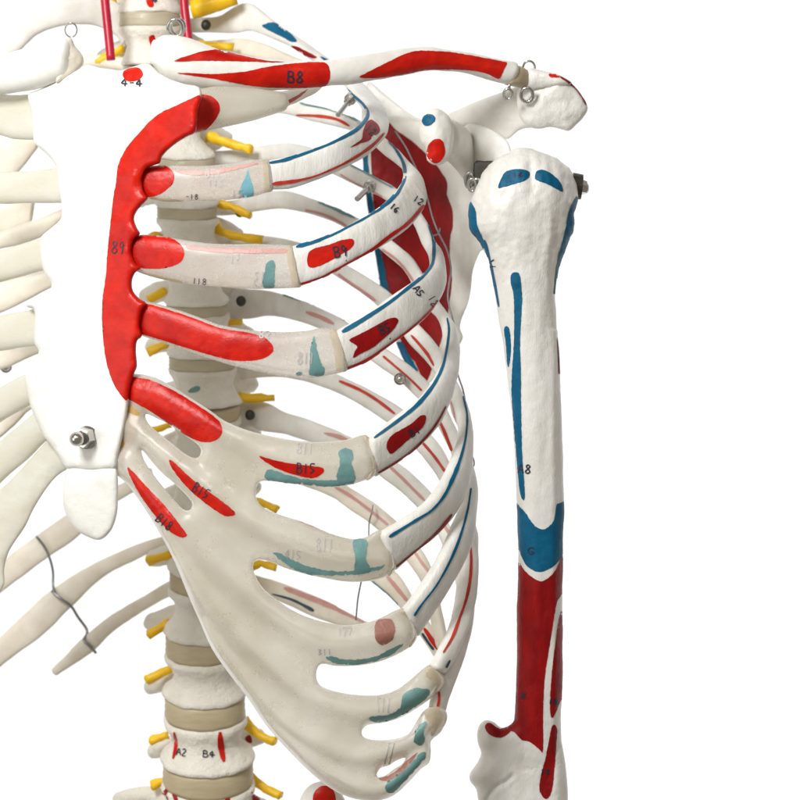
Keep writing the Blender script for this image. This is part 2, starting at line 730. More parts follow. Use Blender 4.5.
def build(mb, name, parent=None, label=None, smooth=True):
    me = bpy.data.meshes.new(name)
    c = Vector((0, 0, 0))
    for p in mb.v:
        c += p
    c /= max(1, len(mb.v))
    me.from_pydata([tuple(p - c) for p in mb.v], [], mb.f)
    for m in mb.mats:
        me.materials.append(m)
    me.polygons.foreach_set('material_index', mb.fm)
    me.polygons.foreach_set('use_smooth', [smooth] * len(mb.f))
    me.update()
    o = bpy.data.objects.new(name, me)
    COL.objects.link(o)
    par = parent or ROOT
    o.parent = par
    base = Vector(par['_c']) if '_c' in par.keys() else Vector(ROOT.location)
    o.location = c - base
    o['_c'] = tuple(c)
    if label:
        o['label'] = label
    return o


# ------------------------------------------------------------------ chest shape: depth of the rib cage wall
HB, CT, ST = 150.0, math.cos(math.radians(25)), math.sin(math.radians(25))


def ell(xmax):
    hs = HB * ST
    A = math.sqrt(max((xmax - 90 - hs) ** 2 - hs ** 2, 1)) / CT
    th = np.linspace(0, math.radians(205), 400)
    X = 90 + A * CT * np.sin(th) + hs * (1 - np.cos(th))
    Y = -A * ST * np.sin(th) + HB * CT * (1 - np.cos(th))
    return th, X, Y, int(X.argmax())


_c = {}


def edepth(x, br, xmax):
    k = round(xmax)
    if k not in _c:
        _c[k] = ell(k)
    th, X, Y, m = _c[k]
    if br == 'f':
        return float(np.interp(x, X[:m + 1], Y[:m + 1]))
    if br == 'b':
        return float(np.interp(-x, -X[m:], Y[m:]))
    i = m + int(float(0 if br == 'm' else br) / 205 * 400)
    return float(Y[i])


def rib_stations(raw, xmax, tf=14, tb=9, wm=22, wb=13, tilt=0):
    l = raw[-1]
    if l[4] == 'b' and l[0] < 256:
        raw = raw + [(l[0] - 26, l[1] + 2, l[2] - 26, l[3] + 1, 'b')]
    ds = [edepth((r[0] + r[2]) / 2, r[4], xmax) for r in raw]
    ds = [d + max(0, (r[1] + r[3]) / 2 - 520) * .10 for d, r in zip(ds, raw)]
    for _ in range(2):
        ds = [ds[0]] + [(ds[i - 1] + 2 * ds[i] + ds[i + 1]) / 4 for i in range(1, len(ds) - 1)] + [ds[-1]]
    out = []
    for r, d in zip(raw, ds):
        s = math.hypot(r[0] - r[2], r[1] - r[3])
        if r[4] == 'f':
            Wd, t = max(s, 20), tf
        elif r[4] == 'b':
            Wd, t = wb, tb
        else:
            Wd, t = wm, (tf + tb) / 2 + 3
        dz = math.sqrt(max(Wd * Wd - s * s, 0)) / 2
        if tilt:
            dz = max(dz, tilt * {'f': 1, 'b': 0}.get(r[4], .7))
            t += tilt * .5 if r[4] == 'f' else 0
        out.append((r[0], r[1], r[2], r[3], d - dz, d + dz, t))
    return out


# ================================================================== RIBS, left side of the body
ribs = {
    1: (330, [(281, 93, 283, 107, 'f'), (297, 88, 301, 99, 'f'), (313, 80, 318, 88, 'm'), (308, 68, 314, 72, 'b'),
              (290, 56, 288, 66, 'b'), (265, 44, 260, 60, 'b'), (240, 38, 238, 54, 'b'), (222, 40, 222, 52, 'b')]),
    2: (392, [(266, 161, 270, 190, 'f'), (295, 155, 297, 187, 'f'), (325, 144, 327, 176, 'f'), (345, 134, 350, 165, 'f'),
              (359, 125, 371, 152, 'f'), (366, 114, 386, 134, 'm'), (362, 104, 386, 116, 15), (352, 94, 376, 99, 'b'),
              (340, 80, 358, 80, 'b'), (318, 63, 334, 64, 'b'), (292, 46, 300, 40, 'b'), (270, 38, 274, 21, 'b'),
              (252, 31, 252, 4, 'b'), (235, 33, 236, 6, 'b'), (218, 33, 220, 16, 'b'), (200, 32, 202, 18, 'b')]),
    3: (428, [(293, 246, 299, 287, 'f'), (320, 238, 325, 277, 'f'), (345, 227, 353, 262, 'f'), (370, 213, 382, 246, 'f'),
              (392, 196, 408, 228, 'f'), (402, 182, 424, 206, 'm'), (405, 170, 422, 186, 12), (402, 159, 408, 170, 'b'),
              (394, 147, 388, 157, 'b'), (380, 135, 375, 145, 'b'), (358, 120, 355, 132, 'b'), (335, 111, 333, 126, 'b'),
              (310, 104, 308, 120, 'b'), (285, 99, 284, 114, 'b'), (255, 97, 255, 112, 'b'), (222, 98, 222, 113, 'b')]),
    4: (446, [(338, 330, 346, 371, 'f'), (360, 318, 368, 361, 'f'), (382, 303, 392, 344, 'f'), (402, 289, 416, 326, 'f'),
              (420, 277, 434, 307, 'f'), (432, 264, 443, 286, 'm'), (434, 250, 438, 262, 12), (432, 237, 424, 245, 'b'),
              (426, 221, 415, 226, 'b'), (412, 203, 404, 211, 'b'), (394, 187, 386, 200, 'b'), (375, 177, 368, 191, 'b'),
              (352, 165, 347, 181, 'b'), (330, 155, 326, 171, 'b'), (305, 146, 303, 164, 'b'), (285, 143, 284, 161, 'b'),
              (260, 146, 260, 162, 'b'), (230, 150, 231, 166, 'b')]),
    5: (459, [(371, 437, 376, 476, 'f'), (390, 421, 398, 462, 'f'), (409, 407, 421, 444, 'f'), (424, 394, 438, 424, 'f'),
              (435, 379, 449, 399, 'f'), (442, 362, 456, 375, 'm'), (447, 345, 456, 352, 8), (448, 328, 450, 332, 16),
              (445, 313, 440, 319, 'b'), (437, 300, 430, 309, 'b'), (426, 280, 416, 290, 'b'), (412, 258, 404, 270, 'b'),
              (394, 242, 384, 253, 'b'), (376, 229, 368, 240, 'b'), (357, 218, 350, 230, 'b'), (335, 207, 330, 221, 'b'),
              (310, 198, 306, 213, 'b'), (285, 191, 284, 209, 'b'), (260, 194, 258, 211, 'b'), (235, 200, 236, 215, 'b')]),
    6: (470, [(382, 531, 396, 569, 'f'), (402, 520, 416, 550, 'f'), (424, 504, 435, 535, 'f'), (440, 485, 453, 514, 'f'),
              (452, 462, 465, 489, 'f'), (460, 440, 469, 460, 'm'), (464, 422, 467, 434, 8), (465, 406, 455, 414, 16),
              (460, 388, 449, 396, 'b'), (451, 370, 439, 379, 'b'), (440, 349, 427, 362, 'b'), (424, 330, 411, 345, 'b'),
              (406, 310, 395, 324, 'b'), (388, 291, 377, 305, 'b'), (370, 279, 360, 292, 'b'), (350, 267, 342, 280, 'b'),
              (325, 251, 320, 267, 'b'), (295, 241, 292, 258, 'b'), (265, 236, 264, 253, 'b'), (238, 240, 238, 257, 'b')]),
    7: (474, [(405, 607, 417, 635, 'f'), (417, 592, 432, 612, 'f'), (432, 570, 446, 590, 'f'), (446, 545, 459, 567, 'f'),
              (457, 520, 469, 543, 'f'), (466, 498, 472, 517, 'm'), (469, 480, 471, 492, 8), (468, 462, 460, 470, 16),
              (461, 440, 450, 450, 'b'), (452, 420, 441, 432, 'b'), (441, 398, 429, 411, 'b'), (427, 381, 416, 397, 'b'),
              (408, 364, 397, 379, 'b'), (388, 350, 376, 364, 'b'), (366, 336, 355, 350, 'b'), (345, 321, 335, 336, 'b'),
              (322, 309, 315, 327, 'b'), (298, 299, 293, 320, 'b'), (270, 291, 270, 316, 'b'), (245, 289, 248, 319, 'b')]),
    8: (480, [(434, 664, 442, 672, 'f'), (440, 648, 453, 660, 'f'), (449, 628, 466, 632, 'f'), (454, 603, 475, 604, 'm'),
              (458, 577, 478, 577, 5), (462, 552, 476, 553, 10), (467, 528, 472, 533, 16), (465, 505, 458, 513, 'b'),
              (458, 484, 448, 495, 'b'), (446, 455, 433, 470, 'b'), (430, 433, 416, 449, 'b'), (415, 419, 403, 435, 'b'),
              (398, 406, 385, 421, 'b'), (374, 392, 362, 406, 'b'), (352, 381, 340, 394, 'b'), (330, 371, 320, 386, 'b'),
              (305, 360, 299, 380, 'b'), (275, 352, 275, 377, 'b'), (245, 350, 248, 379, 'b')]),
    9: (476, [(431, 712, 442, 715, 'f'), (434, 694, 447, 699, 'f'), (442, 673, 454, 680, 'f'), (450, 652, 461, 660, 'f'),
              (457, 626, 469, 632, 'm'), (461, 598, 471, 602, 8), (458, 570, 466, 573, 14), (458, 548, 447, 553, 'b'),
              (448, 522, 436, 530, 'b'), (433, 495, 418, 508, 'b'), (416, 477, 400, 491, 'b'), (398, 463, 380, 476, 'b'),
              (376, 450, 363, 463, 'b'), (353, 438, 342, 452, 'b'), (335, 430, 325, 447, 'b'), (310, 420, 304, 440, 'b'),
              (285, 412, 284, 434, 'b'), (268, 403, 262, 431, 'b'), (245, 400, 248, 426, 'b')]),
    10: (465, [(449, 652, 439, 655, 'b'), (445, 632, 435, 636, 'b'), (441, 610, 430, 614, 'b'), (437, 588, 426, 596, 'b'),
               (431, 567, 420, 580, 'b'), (421, 549, 407, 561, 'b'), (403, 528, 390, 541, 'b'), (381, 508, 367, 521, 'b'),
               (365, 497, 350, 510, 'b'), (349, 487, 334, 498, 'b'), (325, 474, 312, 489, 'b'), (290, 462, 285, 480, 'b'),
               (262, 455, 260, 474, 'b'), (242, 455, 243, 474, 'b')]),
    11: (462, [(443, 652, 436, 657, 'b'), (431, 626, 420, 635, 'b'), (413, 598, 399, 607, 'b'), (398, 574, 383, 591, 'b'),
               (372, 556, 358, 573, 'b'), (340, 539, 330, 556, 'b'), (311, 525, 304, 543, 'b'), (285, 517, 280, 536, 'b'),
               (262, 511, 260, 529, 'b'), (240, 512, 242, 530, 'b')]),
    12: (440, [(372, 624, 364, 633, 'b'), (353, 615, 343, 627, 'b'), (320, 598, 312, 616, 'b'), (285, 584, 276, 600, 'b'),
               (262, 577, 262, 594, 'b'), (242, 572, 244, 590, 'b')]),
}
front_mat = {1: 'bone_cream', 2: 'bone_streak', 3: 'bone_streak', 4: 'bone_streak', 5: 'bone_streak', 6: 'bone_streak',
             7: 'bone_streak', 8: 'bone', 9: 'bone', 10: 'bone_cream', 11: 'bone_cream', 12: 'bone_cream'}
RB = {}
for k, (xm, raw) in ribs.items():
    mb = MB(M[front_mat[k]])
    loft(mb, rib_stations(raw, xm, wb=15, tb=10, tilt={4: 3, 5: 6, 6: 9, 7: 9, 8: 4}.get(k, 0)), sub=6, seg=32, e=.8)
    mb.bvh()
    RB[k] = mb

# painted lines and areas on the ribs
r = RB[1]
decal(r, [(283, 105), (288, 100), (296, 96), (304, 91), (308, 89), (300, 97), (290, 103), (284, 107)], M['red_line'])
r = RB[2]
stroke(r, [(269, 163, 2.2), (285, 160, 3), (305, 153, 3), (325, 146, 2), (342, 138, 3), (356, 130, 3.5), (365, 121, 3.4), (368, 113, 3), (363, 104, 2.6),
           (353, 95, 2.6), (345, 87, 2.4)], 3, M['blue'], 30)
stroke(r, [(272, 184, 3), (288, 182, 4), (300, 180, 2.4), (315, 176, 2), (330, 170, 2), (345, 163, 2.4), (362, 153, 2.8), (375, 143, 3), (384, 133, 2.4)], 2.5, M['red_line'], 30)
decal(r, [(350, 147), (358, 142), (362, 138), (363, 131), (367, 122), (372, 120), (378, 125), (380, 131), (376, 135),
          (372, 135), (371, 139), (366, 142), (361, 143), (355, 146)], M['red_dark'], 60)
text(r, '12', 369, 124, 7, 5, 40, dref=60)
decal(r, [(262, 26), (268, 23), (276, 23), (290, 33), (297, 41), (292, 42), (282, 37), (270, 31)], M['blue'], 280)
decal(r, [(279, 60), (284, 51), (290, 52), (286, 60)], M['blue'], 280)
decal(r, [(291, 46), (298, 47), (308, 52), (317, 57), (312, 58), (302, 54)], M['red_dark'], 280)
decal(r, [(320, 57), (325, 58), (330, 62), (326, 62)], M['blue'], 250)
r = RB[3]
stroke(r, [(296, 247, 3), (310, 243, 4), (330, 235, 3.8), (350, 225, 3.6), (372, 213, 3.6), (390, 200, 4.6), (401, 185, 5), (405, 173, 3.6), (403, 162, 3),
           (396, 150, 2.4), (388, 141, 2)], 4, M['blue'], 40)
stroke(r, [(300, 284, 2), (320, 278, 2.4), (345, 265, 2.6), (370, 251, 3), (390, 236, 3.6), (408, 223, 3.4), (424, 205, 2.8)], 2.6, M['red'], 40)
decal(r, [(307, 260), (309, 252), (316, 248), (328, 245), (342, 240), (352, 239), (354, 243), (350, 249), (340, 255), (328, 262),
          (316, 267), (309, 267)], M['red'], 30)
text(r, 'B9', 333, 247, 11, 6, -10, lw=1.5, dref=30)
text(r, '.', 344, 250, 11, 6, dref=30, lw=1.6)
text(r, '16', 393, 203, 6, 4, 40, dref=60)
text(r, '12', 416, 195, 6, 4.5, 35, dref=70)
stroke(r, [(300, 103), (325, 108), (345, 114), (358, 121)], 3, M['teal'], 200)
stroke(r, [(296, 115, 1.6), (318, 116, 3), (336, 119, 3), (350, 126, 2.4)], 3, M['red_line'], 200)
r = RB[4]
stroke(r, [(342, 332, 4), (356, 324, 4.4), (372, 314, 3.6), (390, 302, 3), (408, 288, 3), (422, 277, 3), (432, 265, 2.8), (434, 252, 3), (433, 238, 3.4),
           (428, 223, 3)], 3.6, M['blue'], 40)
stroke(r, [(347, 369, 3.4), (365, 361, 3), (385, 348, 2.6), (400, 337, 2.4), (415, 325, 2), (430, 311, 1.8), (438, 300, 1.6)], 2.6, M['red'], 40)
decal(r, [(349, 340), (360, 334), (375, 326), (388, 319), (396, 318), (398, 322), (393, 330), (382, 340), (372, 348), (360, 354),
          (353, 358), (355, 351), (357, 346)], M['red_dark'], 30)
text(r, 'B5', 378, 326, 9, 5, -20, dref=30, lw=1.4)
text(r, '.', 388, 330, 9, 5, dref=30, lw=1.4)
text(r, 'A5', 418, 285, 7, 5, 55, dref=60)
text(r, '12', 434, 295, 7, 4.5, 60, dref=70, lw=.9)
stroke(r, [(340, 174), (355, 183), (370, 190), (383, 197)], 1.6, M['pink'], 200)
stroke(r, [(350, 165), (366, 173), (380, 181), (393, 188)], 1.6, M['teal'], 200)
r = RB[5]
stroke(r, [(374, 438, 2.6), (385, 430, 2.6), (400, 419, 3.2), (415, 407, 3.4), (427, 394, 3.4), (436, 381, 3), (443, 366, 2.6), (447, 348, 2.4), (449, 330, 2.2),
           (447, 318, 2)], 3, M['blue'], 60)
stroke(r, [(378, 473, 1.6), (395, 463, 1.8), (412, 451, 2), (427, 436, 2.2), (438, 421, 2), (446, 406, 1.4)], 2, M['red_dark'], 60)
decal(r, [(387, 449), (387, 442), (392, 435), (402, 429), (412, 423), (420, 416), (425, 415), (426, 419), (423, 427), (415, 434),
          (407, 441), (398, 449), (391, 454)], M['red_dark'], 60)
text(r, 'B1', 408, 430, 8, 5, -25, dref=60)
stroke(r, [(318, 202, 2), (330, 206, 4), (342, 212, 3.4), (355, 218, 2)], 3, M['teal'], 200)
stroke(r, [(305, 210), (322, 214), (340, 222), (348, 228)], 2.6, M['pink'], 200)
stroke(r, [(382, 249), (396, 259), (406, 270), (414, 282)], 2.2, M['pink'], 200)
r = RB[6]
stroke(r, [(389, 537, 3.4), (405, 527, 2.6), (418, 519, 2.6), (432, 510, 2.4), (444, 496, 3), (452, 480, 4), (457, 468, 3.6), (462, 453, 2.6), (466, 435, 2),
           (467, 415, 2), (463, 396, 2)], 3, M['blue'], 60)
stroke(r, [(396, 567, 1.6), (412, 554, 1.6), (430, 539, 2), (442, 527, 3), (452, 514, 2.4)], 2.4, M['red_dark'], 60)
stroke(r, [(338, 274), (352, 284), (364, 292), (376, 301)], 2.8, M['pink'], 200)
stroke(r, [(411, 335, 2.4), (420, 345, 3), (428, 355, 3), (434, 366, 2)], 3, M['red_line'], 180)
stroke(r, [(446, 392), (452, 405), (455, 420), (456, 435)], 1.4, M['pink'], 130)
r = RB[7]
stroke(r, [(414, 616, 2.6), (422, 604, 2), (436, 586, 2), (448, 565, 2.4), (457, 545, 2.8), (463, 527, 2.2), (468, 508, 2), (471, 488, 1.8)], 2.2, M['blue'], 70)
stroke(r, [(306, 312), (320, 317), (334, 324)], 4, M['pink'], 220)
stroke(r, [(383, 356), (396, 367), (410, 379), (422, 391)], 2.4, M['red_line'], 180)
stroke(r, [(439, 420, 2.4), (445, 433, 3), (452, 451, 2.4)], 2.6, M['red_line'], 150)
stroke(r, [(283, 294), (310, 302), (335, 314), (345, 321)], 1.6, M['teal'], 220)
r = RB[8]
stroke(r, [(443, 653, 1.6), (452, 638, 2.4), (459, 620, 2.6), (466, 600, 2.6), (470, 580, 2.8), (471, 560, 2.6), (470, 544, 2)], 2.4, M['red_line'], 70)
stroke(r, [(339, 381), (360, 390), (378, 401), (395, 414)], 3, M['red_line'], 200)
stroke(r, [(422, 442), (434, 456), (446, 473)], 2.8, M['red_line'], 160)
stroke(r, [(446, 668), (450, 660)], 2.2, M['blue_dark'], 60)
r = RB[9]
stroke(r, [(324, 433, 2), (336, 436, 4), (348, 440, 3)], 3.4, M['pink'], 220)
stroke(r, [(389, 466), (402, 478), (414, 490), (425, 501)], 3, M['pink'], 180)
stroke(r, [(443, 524), (447, 530), (450, 535)], 3, M['pink'], 150)
stroke(r, [(458, 571), (460, 582), (460, 594)], 3, M['red_line'], 150)
stroke(r, [(439, 691), (439, 700), (437, 708)], 2.4, M['red_line'], 70)
r = RB[10]
stroke(r, [(335, 487), (352, 497), (372, 512), (388, 525)], 3, M['pink'], 200)
stroke(r, [(414, 551), (422, 563), (431, 575)], 3, M['pink'], 150)
r = RB[11]
stroke(r, [(288, 521, 2), (305, 525, 5), (320, 531, 5), (336, 537, 3)], 5, M['pink'], 230)
stroke(r, [(386, 575, 3), (396, 587, 4.4), (408, 602, 4)], 4, M['pink'], 170)
stroke(r, [(372, 581), (385, 592), (398, 605)], 2, M['teal'], 170)
stroke(r, [(424, 628, 3), (430, 637, 4.4), (438, 650, 4)], 4, M['red'], 140)
stroke(r, [(422, 633), (428, 642), (434, 650)], 2.4, M['blue_dark'], 140)
r = RB[12]
stroke(r, [(284, 588, 4), (305, 596, 5), (330, 606, 5), (350, 615, 4), (364, 622, 4)], 5, M['pink'], 230)
stroke(r, [(272, 594, 1.6), (290, 599, 2.4), (303, 605, 3), (314, 611, 4)], 3, M['blue_dark'], 230)

rlab = {2: 'white rib nearest below the collarbone, with thin blue and red lines',
        3: 'white rib with a red oval marked B9', 4: 'white rib with a notched red patch marked B5',
        5: 'white rib with a dark red oval and blue upper line'}
for k, mb in RB.items():
    build(mb, 'rib', label=rlab.get(k))

# ================================================================== CARTILAGES 1-4, left
dF = lambda x, xm=440: edepth(max(x, 91), 'f', xm)


def cart(raw, xm, mat, th=17, e=.8):
    mb = MB(M[mat])
    st = [(a, b, c, d, dF((a + c) / 2, xm), dF((a + c) / 2, xm), th) for a, b, c, d in raw]
    loft(mb, st, seg=30, e=e, jit=.2)
    mb.bvh()
    return mb


c1 = cart([(190, 92, 190, 134), (203, 88, 203, 131), (222, 86, 224, 127), (250, 88, 252, 121), (280, 92, 282, 112)], 345, 'cart', 26)
decal(c1, [(188, 92), (200, 94), (211, 96), (218, 102), (220, 110), (216, 119), (208, 128), (200, 133), (188, 134)], M['red'])
build(c1, 'costal_cartilage', label='beige cartilage under the collarbone with a red inner end')

c2 = cart([(140, 170, 140, 196), (152, 166, 150, 199), (170, 165, 168, 202), (195, 166, 193, 201), (225, 164, 226, 200), (250, 160, 251, 197), (267, 160, 271, 192)], 392, 'cart_grey')
decal(c2, [(140, 168), (148, 165), (158, 164), (168, 167), (174, 174), (173, 183), (165, 191), (156, 196), (145, 197), (140, 195)], M['red'])
stroke(c2, [(176, 171, 2.5), (192, 173, 4.5), (215, 172, 4), (240, 167, 3), (258, 163, 2)], 4, M['pink'])
decal(c2, [(240, 196), (241, 186), (245, 178), (248, 169), (250, 178), (253, 187), (253, 196)], M['teal_bright'])
stroke(c2, [(264, 160, 6), (266, 175, 6), (267, 192, 6)], 6, M['cart_band'], taper=False)
stroke(c2, [(150, 199, 4), (165, 200, 4), (182, 201, 2)], 4, M['cart_end'])
text(c2, '378', 204, 170, 7, 4.6, 0, 'ink_faint', mirror=True)
text(c2, '211', 206, 180, 6, 4.6, 0, 'ink_faint', mirror=True)
text(c2, '15', 232, 190, 8, 5, 0, 'ink_faint')
text(c2, '-18', 186, 194, 5, 3.6, 0, 'ink', lw=.8)
build(c2, 'costal_cartilage', label='grey translucent cartilage with a small red end and light blue wedge')

c3 = cart([(128, 238, 128, 268), (142, 235, 143, 274), (162, 236, 165, 280), (185, 240, 190, 284), (215, 244, 220, 287), (255, 244, 258, 289), (290, 245, 299, 288)], 428, 'cart_grey')
decal(c3, [(128, 237), (144, 234), (160, 235), (175, 240), (183, 248), (184, 257), (178, 264), (165, 268), (150, 269), (138, 267), (128, 262)], M['red'])
stroke(c3, [(186, 247, 3), (215, 250, 4.4), (250, 251, 4.4), (288, 251, 4)], 4, M['pink'])
decal(c3, [(263, 287), (264, 274), (266, 264), (272, 260), (275, 264), (275, 278), (274, 288)], M['teal'], wob=1.3)
stroke(c3, [(288, 246, 7), (292, 266, 7), (295, 286, 7)], 7, M['cart_band'], taper=False)
stroke(c3, [(142, 274, 4), (160, 278, 5), (182, 282, 3)], 4, M['cart_end'])
text(c3, '13', 253, 271, 15, 5, 5, 'ink_faint', mirror=True)
text(c3, '31', 228, 254, 9, 5, 0, 'ink_faint', mirror=True)
text(c3, '118', 193, 278, 5.5, 4, 4, 'ink', lw=.8)
build(c3, 'costal_cartilage', label='grey translucent cartilage with a rounded red end and pink upper stripe')

c4 = cart([(132, 300, 130, 332), (150, 302, 148, 338), (185, 312, 182, 349), (218, 324, 216, 361), (248, 330, 246, 369), (275, 332, 275, 375), (305, 331, 303, 378), (322, 328, 325, 376), (337, 330, 345, 372)], 446, 'cart_grey')
decal(c4, [(130, 302), (148, 304), (185, 315), (220, 328), (250, 333), (265, 338), (273, 346), (272, 353), (262, 359), (245, 361),
           (225, 359), (190, 349), (165, 341), (145, 335), (130, 330)], M['red'])
decal(c4, [(309, 374), (310, 360), (310, 350), (314, 336), (317, 349), (321, 362), (325, 371), (322, 376)], M['teal'], wob=1.3)
stroke(c4, [(332, 330, 8), (338, 350, 8), (340, 371, 8)], 8, M['cart_band'], taper=False)
text(c4, '118', 297, 352, 12, 4.6, 2, 'ink_faint', mirror=True)
stroke(c4, [(296, 374, 4), (302, 373, 4)], 3, M['teal'])
text(c4, '58', 258, 331, 7, 5, 3, 'ink_faint', mirror=True)
build(c4, 'costal_cartilage', label='long red painted cartilage with a grey outer end and teal wedge')


# ================================================================== COSTAL PLATE (cartilages 5-10)
def xm_of(y):
    return float(np.interp(y, [380, 440, 480, 560, 640, 720], [455, 459, 470, 474, 480, 480]))


def dplate(x, y):
    sag = max(0, y - 520) * .10
    return edepth(max(x, 91), 'f', xm_of(y)) + sag


plate = [(128, 376), (150, 376), (168, 384), (186, 395), (208, 409), (225, 421), (250, 431), (275, 437), (300, 441), (322, 442), (345, 440), (362, 435),
         (368, 437), (374, 452), (377, 467), (374, 476), (360, 482), (345, 486), (328, 487), (305, 485), (285, 483), (270, 481), (260, 482), (256, 489), (257, 500),
         (264, 508), (278, 514), (295, 520), (315, 528), (335, 535), (352, 539), (366, 537), (376, 531), (383, 531), (391, 545), (396, 560), (395, 570), (386, 577),
         (370, 581), (350, 582), (328, 579), (305, 574), (285, 568), (268, 561), (257, 560), (253, 566), (256, 577), (264, 589), (280, 602),
         (298, 613), (320, 621), (342, 625), (360, 624), (378, 619), (394, 611), (404, 608), (411, 616), (417, 628), (416, 640), (407, 649), (392, 657), (375, 663),
         (355, 666), (335, 666), (322, 664), (317, 670), (317, 680), (323, 687), (338, 692), (358, 695), (378, 695), (396, 690), (410, 680), (420, 671), (431, 664), (440, 670),
         (446, 680), (441, 689), (430, 699), (416, 709), (400, 718), (383, 723), (368, 725), (362, 731), (364, 737), (375, 740), (394, 739), (408, 734),
         (415, 724), (421, 714), (428, 708), (438, 707), (446, 712), (446, 722), (440, 733), (431, 741), (431, 752), (429, 763), (421, 769), (408, 783), (393, 796),
         (375, 801), (355, 799), (335, 791), (312, 774), (287, 749), (266, 725), (247, 697), (230, 675), (212, 649), (200, 622), (188, 595), (176, 565),
         (165, 543), (153, 522), (139, 500), (125, 482), (114, 472), (112, 455), (116, 430), (122, 405)]
slit1 = [(146, 414), (158, 419), (172, 426), (186, 436), (198, 445), (201, 452), (197, 458), (187, 455), (174, 445), (160, 434), (148, 423)]
slit2 = [(142, 450), (152, 462), (163, 474), (175, 484), (186, 495), (192, 503), (190, 510), (183, 509), (174, 500), (164, 488), (153, 474), (144, 460)]
slit3 = [(377, 774), (381, 768), (388, 766), (396, 761), (405, 758), (402, 764), (394, 769), (386, 775), (379, 777)]
ridges = [([(130, 388), (170, 405), (220, 432), (270, 455), (330, 464), (372, 458)], 13, 5),
          ([(125, 425), (165, 455), (215, 495), (265, 530), (330, 556), (392, 560)], 11, 6),
          ([(122, 462), (165, 515), (215, 565), (270, 612), (330, 645), (410, 630)], 11, 6),
          ([(160, 540), (205, 600), (260, 655), (320, 700), (380, 712), (438, 682)], 11, 7),
          ([(200, 625), (250, 690), (310, 738), (370, 757), (438, 722)], 9, 6.5),
          ([(240, 690), (290, 745), (340, 780), (385, 788), (425, 755)], 7, 5)]
RPT = [(np.array(crom(a, 8)), w, h) for a, w, h in ridges]


def prel(x, y):
    s = 0
    for a, w, h in RPT:
        p0, p1 = a[:-1], a[1:]
        ab = p1 - p0
        t = np.clip((((x, y) - p0) * ab).sum(1) / (ab ** 2).sum(1), 0, 1)
        d2 = ((p0 + t[:, None] * ab - (x, y)) ** 2).sum(1).min()
        s = max(s, h * math.exp(-d2 / (w * w)))
    return s


pl = MB(M['cart'])
blob(pl, [plate, slit1, slit2, slit3], dplate, 5.5, 7, R=11, grid=2.6, relief=prel, smooth=3, iters=4, jit=.28)
pl.bvh()
decal(pl, [(126, 378), (140, 378), (153, 381), (176, 392), (200, 407), (217, 419), (222, 428), (220, 437), (211, 442), (198, 441), (179, 431), (155, 414), (132, 401), (124, 396)], M['red'])
decal(pl, [(259, 456), (274, 460), (295, 464), (313, 466), (323, 468), (323, 473), (313, 478), (292, 474), (272, 466)], M['red'], off=.55)
decal(pl, [(169, 461), (174, 462), (192, 479), (215, 496), (235, 512), (230, 516), (221, 514), (194, 494), (176, 474)], M['red'])
decal(pl, [(128, 467), (147, 487), (166, 507), (180, 525), (187, 535), (180, 537), (165, 527), (145, 502), (132, 480)], M['red'])
decal(pl, [(265, 473), (270, 469), (282, 473), (300, 478), (318, 480), (336, 480), (345, 482), (338, 486), (318, 486), (300, 484), (280, 482), (266, 479)], M['teal'], off=.8, wob=1.3)
decal(pl, [(337, 485), (337, 472), (340, 462), (338, 454), (342, 449), (350, 449), (353, 456), (352, 464), (355, 475), (354, 484), (345, 486)], M['teal'], off=.95, wob=1.3)
decal(pl, [(273, 553), (280, 553), (292, 559), (305, 565), (325, 570), (350, 571), (370, 568), (384, 565), (380, 569), (360, 574), (335, 575), (315, 575), (296, 570), (284, 562)], M['teal'], off=.8, wob=1.3)
decal(pl, [(354, 571), (355, 558), (353, 548), (354, 540), (362, 539), (367, 540), (367, 550), (366, 560), (370, 567), (366, 573), (358, 574)], M['teal'], off=.95, wob=1.3)
decal(pl, [(325, 657), (332, 656), (345, 659), (362, 659), (378, 655), (392, 648), (403, 643), (395, 652), (380, 659), (360, 664), (340, 664), (330, 661)], M['teal'], off=.8, wob=1.3)
decal(pl, [(376, 622), (385, 619), (392, 620), (395, 630), (392, 640), (382, 645), (375, 638)], M['mauve'], off=.95)
decal(pl, [(370, 720), (372, 716), (385, 715), (400, 708), (402, 697), (410, 690), (424, 688), (430, 692), (424, 700), (410, 710), (395, 718), (380, 722)], M['teal'], off=.8, wob=1.3)
decal(pl, [(414, 742), (415, 733), (420, 725), (427, 722), (424, 732), (424, 742), (419, 746)], M['teal'], off=.8, wob=1.3)
decal(pl, [(385, 788), (390, 780), (402, 773), (414, 760), (422, 752), (426, 755), (420, 764), (408, 777), (398, 788), (390, 793)], M['teal'], off=.8, wob=1.3)
decal(pl, [(378, 779), (388, 776), (398, 770), (408, 760), (418, 752), (410, 764), (400, 774), (388, 781)], M['mauve'], off=.95)
text(pl, 'B15', 297, 463, 10, 5.4, 3, 'ink', lw=1.3)
text(pl, 'B15', 197, 482, 10, 5, 34, 'ink', lw=1.1)
text(pl, 'B18', 161, 513, 9, 5, 40, 'ink', lw=1.1)
text(pl, '118', 296, 443, 11, 4.6, 3, 'ink_faint', mirror=True)
text(pl, '118', 315, 538, 13, 5, 4, 'ink_faint', mirror=True)
text(pl, '415', 286, 549, 9, 4.6, 8, 'ink_faint')
text(pl, '177', 338, 628, 8, 4, 0, 'ink_faint')
text(pl, '311', 318, 649, 6, 4, 0, 'ink_faint')
text(pl, '117', 376, 698, 14, 4, 4, 'ink_faint', mirror=True)
text(pl, '11', 388, 742, 22, 4, 14, 'ink_faint')
build(pl, 'costal_cartilage', label='large fused cartilage plate forming the lower rib margin with red strips')

